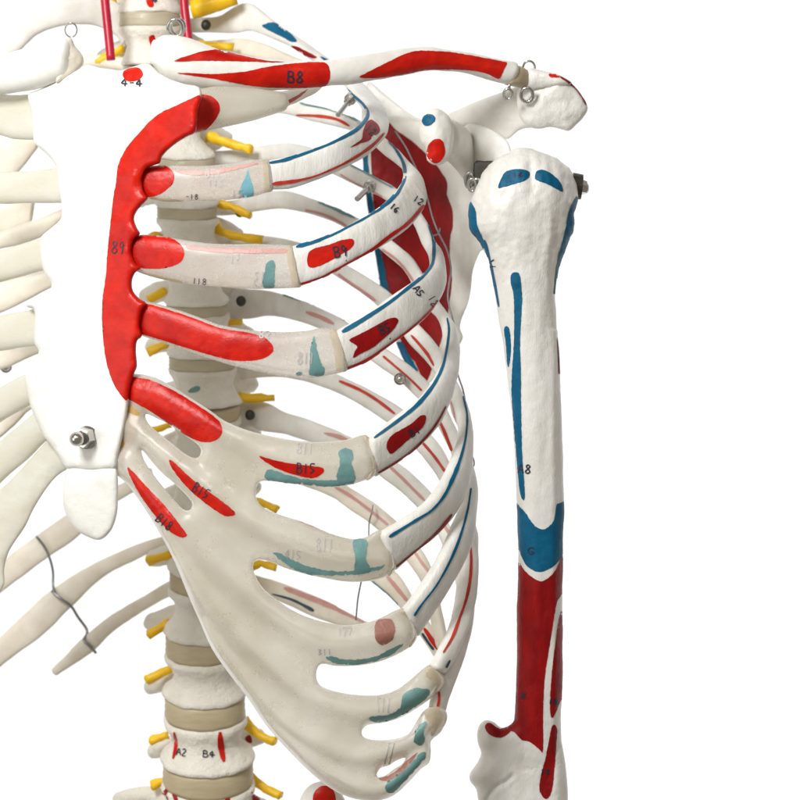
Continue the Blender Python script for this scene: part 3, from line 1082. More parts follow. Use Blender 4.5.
# glue fillet at the sternum edge
gm = MB(M['glue'])
blob(gm, [[(127, 398), (136, 402), (143, 412), (138, 425), (132, 440), (124, 456), (118, 470), (113, 468), (114, 440), (120, 415)]], lambda x, y: dplate(x, y) + 2, 9, R=6, grid=2.5)
gm.bvh()
decal(gm, [(118, 458), (124, 452), (132, 446), (134, 440), (129, 441), (124, 448), (117, 452)], M['pink'])
build(gm, 'glue_fillet')

# beige cartilage tips where plate meets the bone ribs
for poly in ([(362, 437), (369, 437), (375, 452), (377, 466), (373, 477), (366, 480), (370, 465), (368, 450)],
             [(378, 532), (384, 532), (391, 545), (396, 560), (395, 570), (388, 577), (390, 562), (385, 545)],
             [(398, 612), (404, 609), (411, 617), (417, 629), (416, 640), (409, 648), (411, 634), (406, 620)],
             [(425, 670), (431, 666), (440, 671), (446, 681), (441, 690), (434, 694), (428, 684), (424, 676)],
             [(424, 712), (430, 707), (440, 706), (447, 713), (446, 723), (439, 733), (432, 738), (427, 728)]):
    pm = MB(M['cart_band'])
    blob(pm, [poly], lambda x, y: dplate(x, y) + .5, (8.5 if poly[0][1] < 650 else 13), 8.5, R=7, grid=2.0)
    build(pm, 'cartilage_joint')

# ================================================================== STERNUM
dS = lambda x, y: -(x - 90) * .466 - 6 + max(0, y - 470) * .12
st_out = [(28, 95), (38, 90), (50, 85), (65, 77), (76, 71), (85, 65), (94, 66), (104, 69), (114, 72), (122, 70), (132, 67), (143, 64), (151, 65), (158, 72), (170, 79), (185, 84), (199, 87),
          (202, 98), (198, 110), (196, 131), (188, 136), (178, 142), (168, 150), (162, 157), (160, 163), (152, 166), (145, 170), (142, 180), (144, 192), (148, 198), (143, 204),
          (137, 211), (134, 219), (137, 228), (140, 234), (134, 240), (132, 252), (136, 264), (141, 268), (135, 273), (132, 281), (133, 291), (140, 299), (146, 303), (142, 312), (140, 326), (142, 336),
          (137, 341), (136, 352), (137, 366), (134, 374), (131, 386), (129, 399), (127, 415), (122, 440), (118, 456), (116, 468), (104, 470), (90, 471), (76, 469), (66, 468),
          (60, 459), (52, 447), (44, 437), (38, 424), (31, 408), (27, 392), (25, 376), (30, 364), (38, 354), (38, 349), (34, 342), (34, 328), (35, 316), (33, 309), (27, 307), (27, 301), (38, 296), (50, 289),
          (51, 282), (45, 274), (41, 262), (40, 246), (41, 237), (50, 229), (60, 220), (62, 212), (61, 200), (58, 185), (57, 170), (52, 160), (42, 150), (34, 142), (33, 128), (31, 110)]
sm = MB(M['bone_smooth'])


def srel(x, y):
    s = 1.5 * math.exp(-((y - 176) / 5) ** 2) * (1 if x > 55 else 0)
    s += -1.4 * math.exp(-((x - 100) / 40) ** 2) * math.exp(-((y - 120) / 30) ** 2)
    for yy in (250, 320, 385):
        s += 1.0 * math.exp(-((y - yy) / 8) ** 2)
    s += -2.2 * math.exp(-((x - 141) / 5) ** 2) * math.exp(-((y - 182) / 14) ** 2)
    return s


blob(sm, [st_out], dS, 10, 11, R=6, grid=2.6, relief=srel, smooth=3, iters=3, jit=.45)
sm.bvh()
decal(sm, [(203, 94), (188, 100), (175, 106), (162, 112), (150, 121), (141, 131), (131, 142), (124, 152), (118, 166), (116, 182), (113, 200), (111, 218), (109, 237), (107, 258), (106, 275),
           (103, 295), (102, 312), (103, 337), (106, 360), (112, 380), (120, 394), (129, 401), (150, 396), (160, 350), (160, 300), (150, 260), (155, 220), (165, 190), (185, 160), (215, 140), (212, 100)],
      M['red'], grid=2.0, rim=True)
decal(sm, [(123, 76), (124, 71), (131, 68), (139, 68), (143, 73), (141, 78), (135, 81), (127, 81)], M['red'])
text(sm, '4-4', 122, 79, 7, 6, 2, lw=1.2)
text(sm, '89', 112, 241, 12, 6, 4, lw=1.2)
stern = build(sm, 'sternum')
xi = MB(M['bone_smooth'])
blob(xi, [[(67, 468), (80, 467), (92, 467), (104, 466), (115, 466), (118, 480), (118, 498), (117, 514), (112, 529), (104, 538), (97, 540), (88, 537), (76, 530), (67, 517), (63, 502), (64, 485)]],
     dS, 8, 8, R=7, grid=3, jit=.6)
build(xi, 'xiphoid_process', stern)
nb = MB(M['steel'])


def hexa(mb, x, y, d, r, h, mat=None):
    cyl(mb, (x, y, d), (x, y, d - h), r, r, seg=6, mat=mat)


cyl(nb, (87, 437, -2), (86.5, 437.5, -19), 11.5, 11.5, 28)
build(nb, 'washer', stern, smooth=False)
nb = MB(M['steel'])
cyl(nb, (86, 437, -19), (81, 438, -29), 10.5, 10.0, 6)
build(nb, 'nut', stern, smooth=False)
nb = MB(M['steel'])
ellipsoid(nb, 77, 439, -34, 7.5, 7.5, 9)
build(nb, 'dome_cap', stern)

# ================================================================== COLLARBONES
cl = MB(M['bone'])
cs = [(156, 40, 156, 68, -22, -22, 24), (166, 35, 166, 80, -22, -22, 32), (187, 38, 186, 86, -20, -20, 34), (212, 47, 210, 89, -16, -16, 32), (235, 54, 235, 90, -12, -12, 30),
      (258, 58, 256, 91, -8, -8, 28), (280, 60, 278, 90, -2, -2, 26), (305, 61, 306, 89, 4, 4, 25), (328, 60, 330, 86, 10, 10, 24), (350, 57, 352, 84, 16, 16, 23), (375, 53, 377, 80, 24, 24, 23),
      (400, 49, 401, 76, 33, 33, 23), (425, 47, 426, 71, 42, 42, 24), (450, 50, 450, 71, 52, 52, 25), (475, 54, 474, 75, 60, 60, 27), (498, 59, 493, 81, 66, 66, 29), (514, 62, 507, 84, 70, 70, 28)]
loft(cl, cs, seg=32, e=.92, jit=.35)
cl.bvh()
decal(cl, [(174, 61), (190, 55), (205, 51), (220, 50), (235, 54), (252, 58), (268, 61), (285, 62), (270, 62.5), (252, 61.5), (230, 61), (205, 60.5), (188, 61)], M['red'], -30, off=.8)
decal(cl, [(177, 73), (192, 73), (210, 74), (230, 73), (248, 71), (262, 68), (280, 65), (300, 63), (318, 62), (327, 64), (330, 72), (329, 81), (325, 86), (310, 87.5), (285, 88), (262, 87), (240, 84),
           (215, 79), (195, 76)], M['red'], -20)
decal(cl, [(359, 77), (370, 71), (382, 65), (392, 60), (402, 55), (416, 51), (432, 51), (450, 52), (468, 55), (485, 58), (500, 61), (507, 63), (504, 69), (500, 78), (494, 77), (488, 74), (475, 71),
           (458, 69.5), (440, 69.5), (425, 70), (405, 74), (385, 77), (370, 78)], M['red'], 30)
text(cl, 'B8', 288, 71, 11, 7, 4, lw=1.7)
clav = build(cl, 'clavicle', label='left collarbone with two long red patches marked B8')
h = MB(M['steel'])
ring(h, 175, 28, -22, 8.5, 1.7)
cyl(h, (175, 35, -22), (175, 42, -22), 1.7)
ring(h, 178, 27, -14, 8, 1.6)
build(h, 'eye_hook', clav)
h = MB(M['steel'])
ring(h, 508, 94, 62, 5, 1.6)
cyl(h, (509, 88, 64), (510, 82, 66), 1.6)
build(h, 'eye_hook', clav)
h = MB(M['steel'])
ring(h, 529, 68, 78, 7, 1.3)
build(h, 'eye_hook', clav)
jm = MB(M['cart_end'])
loft(jm, [(512, 68, 508, 85, 68, 68, 18), (518, 66, 514, 86, 72, 72, 20), (526, 70, 522, 88, 78, 78, 16)], jit=.3)
build(jm, 'shoulder_joint_cartilage')

rc = MB(M['bone'])
loft(rc, [(66, 39, 62, 80, 6, 6, 32), (45, 43, 42, 87, 10, 10, 32), (20, 50, 18, 92, 18, 18, 30), (0, 56, 0, 94, 26, 26, 28), (-30, 62, -30, 96, 40, 40, 26)], seg=30, e=.9, jit=.3)
rcb = build(rc, 'clavicle', label='right collarbone cut off by the left edge')
rc = MB(M['bone_cream'])
blob(rc, [[(62, 44), (67, 38), (72, 39), (75, 46), (81, 53), (84, 62), (78, 70), (66, 78), (56, 83), (58, 70), (61, 58)]], lambda x, y: 4 + (x - 62) * .5, 9, 10, R=9, grid=2.5, jit=1.2)
build(rc, 'clavicle_end', rcb)
h = MB(M['steel'])
ring(h, 71, 30, 8, 7, .8)
build(h, 'eye_hook', rcb)

# ================================================================== SHOULDER BLADE
sc = MB(M['bone'])
dsc = lambda x, y: float(np.interp(x, [360, 400, 430, 455, 475, 495, 520], [262, 248, 225, 190, 150, 118, 100]))
body = [(368, 82), (380, 90), (397, 104), (414, 116), (432, 122), (450, 124), (465, 123), (480, 125), (496, 132), (508, 142), (512, 160), (508, 190), (500, 225), (486, 248), (480, 252), (473, 270), (471, 288), (468, 303),
        (462, 318), (460, 328), (463, 337), (459, 346), (452, 358), (440, 372), (428, 384), (418, 382), (409, 368), (402, 356), (392, 330), (383, 300), (376, 260), (369, 220), (364, 180), (362, 140), (362, 105)]


def screl(x, y):
    s = -5 * math.exp(-((x - 405) / 28) ** 2) * (1 if y > 120 else .3)
    s += 5 * math.exp(-((x - 477) / 5) ** 2) * math.exp(-((y - 150) / 35) ** 2)
    s += 5 * math.exp(-((x - 458) / 9) ** 2) * (1 if y > 200 else 0)
    return s


blob(sc, [body], dsc, 5, 6, R=7, grid=3, relief=screl, jit=.7)
# scapular spine running out to the acromion
dsp = lambda x, y: float(np.interp(x, [440, 480, 520, 560, 590], [185, 150, 112, 88, 80])) + (y - 100) * .15
blob(sc, [[(440, 118), (455, 111), (470, 104), (488, 97), (505, 91), (522, 85), (545, 86), (560, 95), (560, 112), (552, 124), (540, 128), (527, 128), (518, 131), (508, 139), (500, 136), (485, 128), (470, 125), (450, 128)]],
     dsp, 6, 10, R=12, grid=3, jit=.5)
sc.bvh()
decal(sc, [(379, 128), (388, 122), (396, 130), (408, 138), (420, 148), (432, 160), (440, 170), (447, 182), (447, 195), (452, 208), (453, 225), (450, 240), (450, 260), (452, 280), (449, 305), (446, 322),
           (440, 345), (430, 375), (424, 382), (415, 362), (404, 350), (396, 320), (388, 292), (383, 262), (376, 225), (373, 195), (371, 160), (372, 138)], M['red_dark'], 230, grid=2.4)
stroke(sc, [(364, 150, 6), (366, 175, 7), (369, 200, 7), (374, 235, 7), (380, 265, 8), (386, 292, 7), (392, 310, 5)], 7, M['blue'], 240, off=1.0)
decal(sc, [(393, 345), (402, 342), (408, 352), (416, 366), (418, 371), (410, 370), (400, 360)], M['blue'], 240, off=1.2)
scap = build(sc, 'scapula')
ac = MB(M['bone_rough'])
dac = lambda x, y: float(np.interp(x, [515, 545, 590], [92, 82, 78])) + (y - 90) * .2
blob(ac, [[(518, 90), (530, 88), (545, 83), (560, 78), (572, 84), (582, 96), (588, 108), (583, 118), (576, 125), (569, 131), (560, 129), (550, 127), (538, 129), (526, 125), (518, 112)]], dac, 10, 12, R=14, grid=2.6, jit=1.6)
blob(ac, [[(519, 79), (523, 73), (530, 68), (544, 71), (553, 73), (562, 76), (572, 83), (562, 86), (548, 87), (535, 89), (524, 90), (519, 86)]], lambda x, y: dac(x, y) - 6, 8, 10, R=9, grid=2.4, jit=.8)
ac.bvh()
decal(ac, [(549, 74), (553, 72.5), (558, 73.5), (561, 77), (554, 77.5), (550, 77)], M['red'], 80)
stroke(ac, [(560, 77), (571, 84), (580, 94), (586, 105)], 1.8, M['red_dark'], 80)
build(ac, 'acromion', scap)
co = MB(M['bone'])
blob(co, [[(419, 132), (421, 119), (428, 111), (436, 108), (443, 111), (450, 118), (454, 131), (453, 146), (450, 157), (443, 164), (434, 165), (427, 160), (426, 150), (421, 142)]],
     lambda x, y: 62 + (y - 135) * .1, 16, 30, R=17, grid=2.4, jit=.9)
loft(co, [(445, 118, 445, 157, 88, 88, 32), (456, 124, 457, 165, 122, 122, 26), (467, 134, 470, 182, 165, 165, 22)], jit=.4)
co.bvh()
decal(co, [(422, 121), (424, 116), (430, 114), (435, 117), (434, 122), (428, 126), (424, 125)], M['blue'], 50)
decal(co, [(427, 156), (428, 146), (433, 140), (440, 139), (444, 144), (445, 153), (441, 161), (434, 163)], M['red'], 50)
build(co, 'coracoid_process', scap)
h = MB(M['steel'])
ring(h, 527, 95, 70, 7, 2)
build(h, 'eye_hook', scap)
# steel bracket and screw at the shoulder
br = MB(M['steel_dark'])
blob(br, [[(474, 163), (484, 161), (497, 162), (500, 175), (498, 195), (484, 197), (474, 190)]], lambda x, y: 102, 3, R=3, grid=3, jit=0)
build(br, 'shoulder_bracket', scap)
br = MB(M['steel'])
ring(br, 469, 180, 96, 7, 2.2, sq=.5)
ring(br, 472, 185, 92, 6, 1.8, sq=.6)
cyl(br, (468, 178, 100), (486, 181, 96), 2.6)
build(br, 'screw', scap)

# ================================================================== HUMERUS
hu = MB(M['bone_rough'])
HD = 72
hs = [(508, 153, 536, 151, 40), (494, 161, 556, 158, 62), (483, 173, 570, 170, 76), (476, 187, 576, 184, 84), (470, 201, 578, 198, 86), (468, 216, 575, 213, 84), (470, 230, 573, 230, 78), (480, 243, 568, 244, 70), (487, 257, 562, 259, 62),
      (491, 273, 558, 274, 56), (495, 295, 555, 295, 52), (499, 320, 556, 322, 50), (503, 345, 558, 347, 48), (507, 372, 560, 374, 47), (510, 400, 561, 400, 46)]
for (a, b) in ((430, 1),):
    pass
hs += [(513, 430, 562, 430, 45), (516, 470, 563, 470, 45), (517, 505, 564, 505, 45), (518, 535, 563, 535, 45), (518, 560, 563, 560, 45), (517, 600, 562, 600, 44), (517, 640, 563, 640, 43),
       (516, 680, 563, 680, 41), (515, 712, 561, 712, 39), (514, 735, 561, 738, 37), (516, 752, 560, 755, 34), (519, 768, 558, 770, 28)]


def hdisp(p):
    x, y = proj(p)
    k = max(0, min(1, (300 - y) / 60))
    n = noise.noise(Vector((x * .13, y * .055, 2))) * 2.2 + noise.noise(Vector((x * .3, y * .16, 7))) * 1.1
    n += abs(noise.noise(Vector((x * .09, y * .03, 11)))) * -3.0
    g = -3.2 * math.exp(-((x - 531 - (y - 180) * .02) / 4.5) ** 2) * math.exp(-((y - 175) / 22) ** 2)
    g += 1.8 * math.exp(-((x - 550 + (y - 200) * .05) / 5) ** 2) * math.exp(-((y - 235) / 55) ** 2)
    shaft = 1.5 * math.exp(-((x - 553) / 4) ** 2) * (1 if y > 330 else 0) + noise.noise(Vector((x * .1, y * .02, 4))) * .9
    return n * k * .6 + g + shaft * (1 - k)


loft(hu, [(a, b, c, d, HD, HD, t) for a, b, c, d, t in hs], sub=14, seg=110, e=.96, jit=.3, capr=.2, disp=hdisp)
GRV = np.array(crom([(512, 776), (505, 782), (497, 786), (491, 793), (486, 803), (484, 815)], 6))


def disrel(x, y):
    d = math.sqrt(((GRV - (x, y)) ** 2).sum(1).min())
    r = -4.0 * math.exp(-(d / 2.0) ** 2)
    r += 6.5 * math.exp(-((x - 486) / 13) ** 2 - ((y - 775) / 13) ** 2)
    r += 5 * math.exp(-((x - 520) / 26) ** 2 - ((y - 806) / 17) ** 2)
    r += 3 * math.exp(-((x - 489) / 10) ** 2 - ((y - 742) / 14) ** 2)
    r += -2.5 * math.exp(-((x - 523) / 12) ** 2 - ((y - 765) / 10) ** 2)
    r += 2.5 * math.exp(-((x - 558) / 6) ** 2 - ((y - 780) / 30) ** 2)
    r += 6 * math.exp(-((x - 537) / 13) ** 2) * max(0, 1 - max(0, y - 715) / 70)
    return r


blob(hu, [[(530, 700), (518, 712), (513, 722), (506, 727), (500, 727), (494, 722), (486, 720), (480, 724), (477, 733), (478, 744), (481, 753), (477, 763), (470, 773), (470, 781), (476, 789), (478, 800),
           (480, 815), (484, 835), (562, 835), (567, 815), (568, 795), (567, 778), (565, 760), (561, 738), (556, 712), (545, 700)]],
     lambda x, y: HD, 13, 15, R=15, grid=2.0, relief=disrel, iters=5, jit=.5)
hu.bvh()
decal(hu, [(498, 188), (502, 177), (507, 171), (520, 169), (528, 171), (530, 175), (526, 180), (512, 185), (504, 187)], M['blue'], 40)
decal(hu, [(535, 175), (537, 171), (544, 170), (553, 175), (560, 182), (563, 191), (558, 190), (547, 184), (536, 180)], M['blue'], 40)
decal(hu, [(468, 198), (472, 203), (476, 212), (477, 224), (483, 239), (486, 248), (480, 250), (466, 243), (462, 225)], M['blue'], 60, rim=True)
decal(hu, [(578, 196), (573, 202), (568, 214), (565, 231), (560, 250), (558, 262), (568, 262), (580, 240), (586, 213)], M['blue'], 60, rim=True)
stroke(hu, [(484, 240, 4), (488, 254, 3), (492, 270, 2.6), (496, 290, 2.4), (499, 307, 1.6)], 3, M['blue'], 60, off=.6)
stroke(hu, [(562, 250, 5), (558.5, 264, 3.6), (556.5, 278, 3), (555, 294, 2)], 3, M['blue'], 60, off=.6)
decal(hu, [(511, 275), (515, 272), (520, 276), (522, 300), (520, 340), (521, 375), (521, 400), (522, 450), (525, 497), (520, 492), (516, 450), (512, 400), (512, 375), (514, 340), (514, 300), (511, 283)], M['blue'], 50)
decal(hu, [(504, 330), (507, 326), (510, 332), (511, 350), (509, 367), (507, 362), (506, 345)], M['blue'], 50)
decal(hu, [(512, 500), (520, 507), (525, 512), (535, 526), (545, 529), (554, 520), (556, 506), (560, 503), (572, 503), (572, 545), (562, 556), (555, 565), (540, 572), (527, 566), (520, 552), (512, 530)], M['blue'], 50, rim=True)
decal(hu, [(510, 556), (518, 560), (525, 571), (537, 580), (545, 580), (555, 571), (562, 556), (572, 546), (570, 590), (560, 597), (556, 606), (551, 637), (545, 675), (543, 712), (543, 750), (539, 749), (530, 742), (522, 740), (514, 732), (506, 727), (508, 700), (508, 650), (508, 600)], M['red_dark'], 50, grid=2, rim=True)
decal(hu, [(561, 612), (572, 612), (573, 650), (569, 684), (560, 702), (556, 712), (552, 718), (550, 710), (551, 682), (555, 645)], M['red_dark'], 50, rim=True)
decal(hu, [(552, 726), (557, 729), (556, 745), (555, 760), (552, 790), (546, 799), (540, 792), (540, 780), (546, 755)], M['red_dark'], 50)
decal(hu, [(485, 726), (490, 723), (500, 729), (511, 725), (510, 732), (500, 738), (489, 734)], M['red_dark'], 50)
stroke(hu, [(557.5, 338), (559, 352), (560, 374)], 1.6, M['red_dark'], 60)
text(hu, '-16', 506, 173, 5, 5, -4, dref=30)
text(hu, 'A8', 519, 464, 9, 5.4, 4, dref=30, lw=1.3)
text(hu, 'G', 528, 547, 7, 7, 4, dref=30)
text(hu, '2', 522, 693, 5, 4, 4, dref=30, lw=1.6)
text(hu, '18', 549, 699, 5, 4, 4, dref=30, lw=1.6)
text(hu, '13', 541, 769, 5, 4, 4, dref=30, lw=1.6)
text(hu, '-1', 491, 260, 6, 4, 70, dref=40, lw=.8)
hum = build(hu, 'humerus', label='upper arm bone with blue stripe and dark red lower half')
bo = MB(M['steel_dark'])
cyl(bo, (572, 186, 82), (582, 187, 82), 14, 13, 24)
build(bo, 'washer', hum, smooth=False)
bo = MB(M['steel'])
cyl(bo, (581, 187, 82), (586, 188, 82), 8, 7, 6)
ellipsoid(bo, 586, 188, 82, 3.5, 6, 6)
build(bo, 'bolt', hum, smooth=False)

# ================================================================== SPINE
dy = [-30, 20, 70, 116, 162, 211, 260, 308, 361, 409, 460, 516, 577, 643, 705, 771, 842]
cx = [149, 150, 152, 168, 187, 187, 192, 197, 202, 206, 207, 206, 204, 202, 205, 208, 210]
wd = [66, 64, 60, 60, 60, 63, 63, 64, 69, 72, 73, 72, 72, 76, 84, 94, 98]
dt = [12, 12, 8, 8, 9, 10, 9, 9, 11, 12, 13, 14, 16, 19, 21, 22, 24]
SD = 222


def lathe(mb, x0, y0, x1, y1, prof, ry, tilt, mat=None, jit=.5, seg=48, d=SD):
    vs, fs = [], []
    m = len(prof)
    for i, (t, r) in enumerate(prof):
        x = x0 + (x1 - x0) * t
        y = y0 + (y1 - y0) * t
        for j in range(seg):
            a = 2 * math.pi * j / seg
            dz = r * ry * math.sin(a)
            back = max(0, math.sin(a))
            p = P(x + r * math.cos(a), y, d) + Vector((0, dz * math.cos(tilt), dz * math.sin(tilt))) * S
            if jit:
                p += noise.noise_vector(p * 160) * S * jit * 1.6
            vs.append(p)
    for i in range(m - 1):
        for j in range(seg):
            k = (j + 1) % seg
            fs.append((i * seg + j, i * seg + k, (i + 1) * seg + k, (i + 1) * seg + j))
    fs.append(tuple(range(seg))[::-1])
    fs.append(tuple((m - 1) * seg + j for j in range(seg)))
    mb.add(vs, fs, mat)


nerves = {0: [((88, 2), (116, 3), 6), ((192, 10), (236, -2), 10)],
          1: [((96, 62), (124, 48), 5), ((196, 46), (233, 47), 5)],
          3: [((208, 136), (228, 143), 6, (252, 150))],
          4: [((213, 203), (230, 206), 5, (251, 216))],
          5: [((214, 222), (226, 234), 6, (262, 240)), ((150, 238), (160, 234), 4)],
          6: [((149, 300), (166, 290), 5)],
          7: [((222, 323), (242, 322), 4), ((148, 352), (168, 344), 5)],
          8: [((238, 398), (274, 398), 5.2)],
          9: [((150, 432), (170, 425), 4)],
          10: [((250, 500), (262, 503), 5, (277, 510))],
          11: [((252, 566), (262, 564), 5, (276, 568)), ((148, 562), (172, 554), 5)],
          12: [((149, 635), (170, 622), 5)],
          13: [((147, 680), (172, 668), 5.5)],
          14: [((150, 741), (168, 735), 5), ((244, 720), (256, 733), 6, (275, 742))],
          15: [((152, 786), (170, 778), 5), ((250, 778), (262, 786), 6, (281, 796))]}
for i in range(len(dy) - 1):
    y0 = dy[i] + dt[i] / 2
    y1 = dy[i + 1] - dt[i + 1] / 2
    w0, w1 = wd[i] / 2, wd[i + 1] / 2
    lum = i >= 11
    tilt = math.radians(5 if i < 2 else (15 if i < 9 else 26))
    vb = MB(M['vert'])
    wa = 7 if not lum else 11
    prof = [(0, w0 * .86), (.02, w0 * .96), (.07, w0 * 1.0), (.16, w0 * .99), (.28, (w0 + w1) / 2 - wa * .6), (.5, (w0 + w1) / 2 - wa), (.72, (w0 + w1) / 2 - wa * .55), (.85, w1 * .99),
            (.94, w1 * 1.02), (.98, w1 * .97), (1, w1 * .86)]
    lathe(vb, cx[i], y0, cx[i + 1], y1, prof, .8, tilt, jit=1.0)
    xm, ym = (cx[i] + cx[i + 1]) / 2, (y0 + y1) / 2
    # arch and transverse processes behind the body
    sp_ = 1.0 if not lum else 1.1
    loft(vb, [(xm + 14, ym - 20, xm + 14, ym + 20, SD + 30, SD + 30, 30), (xm + 32, ym - 18, xm + 32, ym + 15, SD + 44, SD + 44, 22), (xm + 47 * sp_, ym - 9, xm + 47 * sp_, ym + 7, SD + 58, SD + 58, 18)], jit=.9, e=1, capr=1)
    loft(vb, [(xm - 18, ym - 8, xm - 18, ym + 14, SD + 28, SD + 28, 24), (xm - 36, ym - 2, xm - 36, ym + 18, SD + 44, SD + 44, 20), (xm - 46 * sp_, ym + 3, xm - 46 * sp_, ym + 21, SD + 58, SD + 58, 20)], jit=.9, e=1, capr=1)
    loft(vb, [(xm - 8, ym, xm + 8, ym, SD + 50, SD + 50, 20), (xm - 5, ym + 30, xm + 5, ym + 30, SD + 90, SD + 90, 12)], jit=.4)
    vb.bvh()
    if i == 0:
        decal(vb, [(146, 0), (152, -2), (154, 6), (149, 7)], M['red'], 190)
        text(vb, '4', 152, -2, 5, 6, 0, dref=190)
    if i == 1:
        decal(vb, [(149, 37), (154, 35), (155, 42), (152, 49), (150, 44)], M['red'], 190)
    if i == 8:
        decal(vb, [(188, 391), (196, 386), (200, 387), (199, 391), (192, 393)], M['teal'], 190)
    if i == 14:
        stroke(vb, [(174, 732, 3), (176, 745, 4), (173, 759, 3)], 3.6, M['red'], 190)
        stroke(vb, [(220, 732, 6), (221, 747, 6), (224, 762, 5)], 5.6, M['red'], 190)
        decal(vb, [(245, 738), (250, 735), (252, 742), (248, 743)], M['red_dark'], 190)
        text(vb, 'A2', 177, 748, 7, 4.5, 6, dref=190)
        text(vb, 'B4', 203, 750, 7, 5.5, 4, dref=190)
    if i == 15:
        loft(vb, [(xm - 30, 792, xm - 30, 812, SD + 30, SD + 30, 20), (xm - 62, 786, xm - 60, 804, SD + 34, SD + 34, 16), (xm - 92, 792, xm - 88, 812, SD + 40, SD + 40, 14)], jit=.8, e=1, capr=1)
        stroke(vb, [(168, 788), (163, 797), (161, 806)], 4, M['red_dark'], 190)
        stroke(vb, [(173, 792), (177, 802)], 4, M['red_dark'], 190)
        stroke(vb, [(227, 794), (228, 806)], 5, M['red_dark'], 190)
        decal(vb, [(252, 793), (258, 792), (260, 800), (254, 803)], M['red_dark'], 190)
    vo = build(vb, 'vertebra', label='lumbar vertebra with two red stripes' if i == 14 else None)
    for nv in nerves.get(i, []):
        nm = MB(M['nerve'])
        pts = [(nv[0][0], nv[0][1], SD + 18), (nv[1][0], nv[1][1], SD + 14)]
        if len(nv) > 3:
            pts.append((nv[3][0], nv[3][1], SD + 8))
        tube(nm, pts, [nv[2] * 1.12, nv[2] * .78, nv[2] * .88][:len(pts)], seg=16, sub=5, jit=2.2)
        build(nm, 'nerve_root', vo)
    if i >= 1:
        dm = MB(M['disc' if i > 8 else 'disc_pale'])
        hh = dt[i] / 2 + 1
        q = wd[i] / 2
        dp = [(0, q * .93), (.2, q * .965), (.4, q * .95), (.5, q * .965), (.6, q * .95), (.8, q * .97), (1, q * .93)]
        lathe(dm, cx[i], dy[i] - hh, cx[i], dy[i] + hh, dp, .8, tilt, jit=.3)
        build(dm, 'intervertebral_disc')

# rib head bolts (dark screw heads on the rib necks)
for (x, y, d) in ((206, 25, 232), (232, 181, 238), (240, 212, 240), (241, 301, 238), (250, 415, 238), (12, 206, 250)):
    bm_ = MB(M['steel_dark'])
    ellipsoid(bm_, x, y, d, 5.5, 6, 5)
    build(bm_, 'screw')
# bolts holding the ribs to the shoulder blade
for a, b, c in (((352, 97, 150), (338, 115, 120), 2.6), ((371, 185, 160), (357, 199, 135), 3.0)):
    bm_ = MB(M['steel'])
    cyl(bm_, a, b, c)
    t = [(a[k] * .85 + b[k] * .15) for k in range(3)]
    t2 = [(a[k] * .7 + b[k] * .3) for k in range(3)]
    cyl(bm_, a, t, 6.5, 6.5, 20)
    cyl(bm_, t, t2, 5, 5, 6)
    build(bm_, 'bolt', smooth=False)
for x, y, d in ((400, 379, 122), (6, 367, 250)):
    bm_ = MB(M['steel'])
    cyl(bm_, (x, y, d + 6), (x, y, d + 1), 6.5, 6.5, 24)
    ellipsoid(bm_, x, y, d, 4.6, 4.6, 5)
    build(bm_, 'dome_nut')

# red artery rods beside the neck
for pts in ([(103, -30, 170), (105, 0, 170), (108, 30, 168), (111, 60, 166)], [(184, -30, 180), (184, 0, 180), (186, 20, 178), (189, 45, 176)]):
    am = MB(M['rod'])
    tube(am, pts, 4.8, seg=20)
    build(am, 'artery_tube')

# ================================================================== RIGHT SIDE (left edge of the view)
dR = lambda x: 8 + (90 - x) * .5


def rcart(raw, mat='cart_pale', th=17, add=0):
    mb = MB(M[mat])
    loft(mb, [(a, b, c, d, dR((a + c) / 2) + add, dR((a + c) / 2) + add, th) for a, b, c, d in raw], seg=28, jit=.3)
    build(mb, 'costal_cartilage')


rcart([(45, 94, 48, 140), (15, 95, 16, 139), (0, 93, 0, 135), (-30, 88, -30, 128)], 'cart_pale')
rcart([(70, 167, 70, 203), (57, 168, 59, 203), (30, 171, 30, 203), (0, 172, 0, 204), (-30, 172, -30, 205)])
rcart([(60, 234, 60, 268), (40, 239, 42, 271), (20, 245, 20, 277), (0, 250, 0, 282), (-30, 258, -30, 292)])
rcart([(50, 304, 50, 344), (34, 309, 35, 346), (0, 316, 0, 351), (-30, 324, -30, 358)])
rcart([(50, 362, 55, 395), (26, 374, 30, 405), (0, 388, 0, 422), (-30, 405, -30, 442)])
rcart([(58, 398, 64, 436), (38, 410, 48, 440), (18, 426, 27, 460), (0, 441, 0, 483), (-30, 462, -30, 520)], th=14)
r7 = MB(M['cart_pale'])
blob(r7, [[(60, 430), (80, 440), (84, 462), (66, 470), (55, 478), (44, 492), (33, 510), (25, 527), (14, 543), (8, 554), (4, 570), (2, 590), (-30, 610), (-30, 512), (0, 490), (24, 466), (44, 444)]],
     lambda x, y: dR(x) + 2, 8, 8, R=14, grid=3, jit=.6)
build(r7, 'costal_cartilage', label='broad pale cartilage sweeping down from the sternum at the left edge')


def backrib(raw, d0=285, mat='bone_cream', th=10, k=.15, label=None):
    mb = MB(M[mat])
    loft(mb, [(a, b, c, d, d0 + (150 - a) * k, d0 + (150 - a) * k, th) for a, b, c, d in raw], seg=24, jit=.35)
    mb.bvh()
    return mb


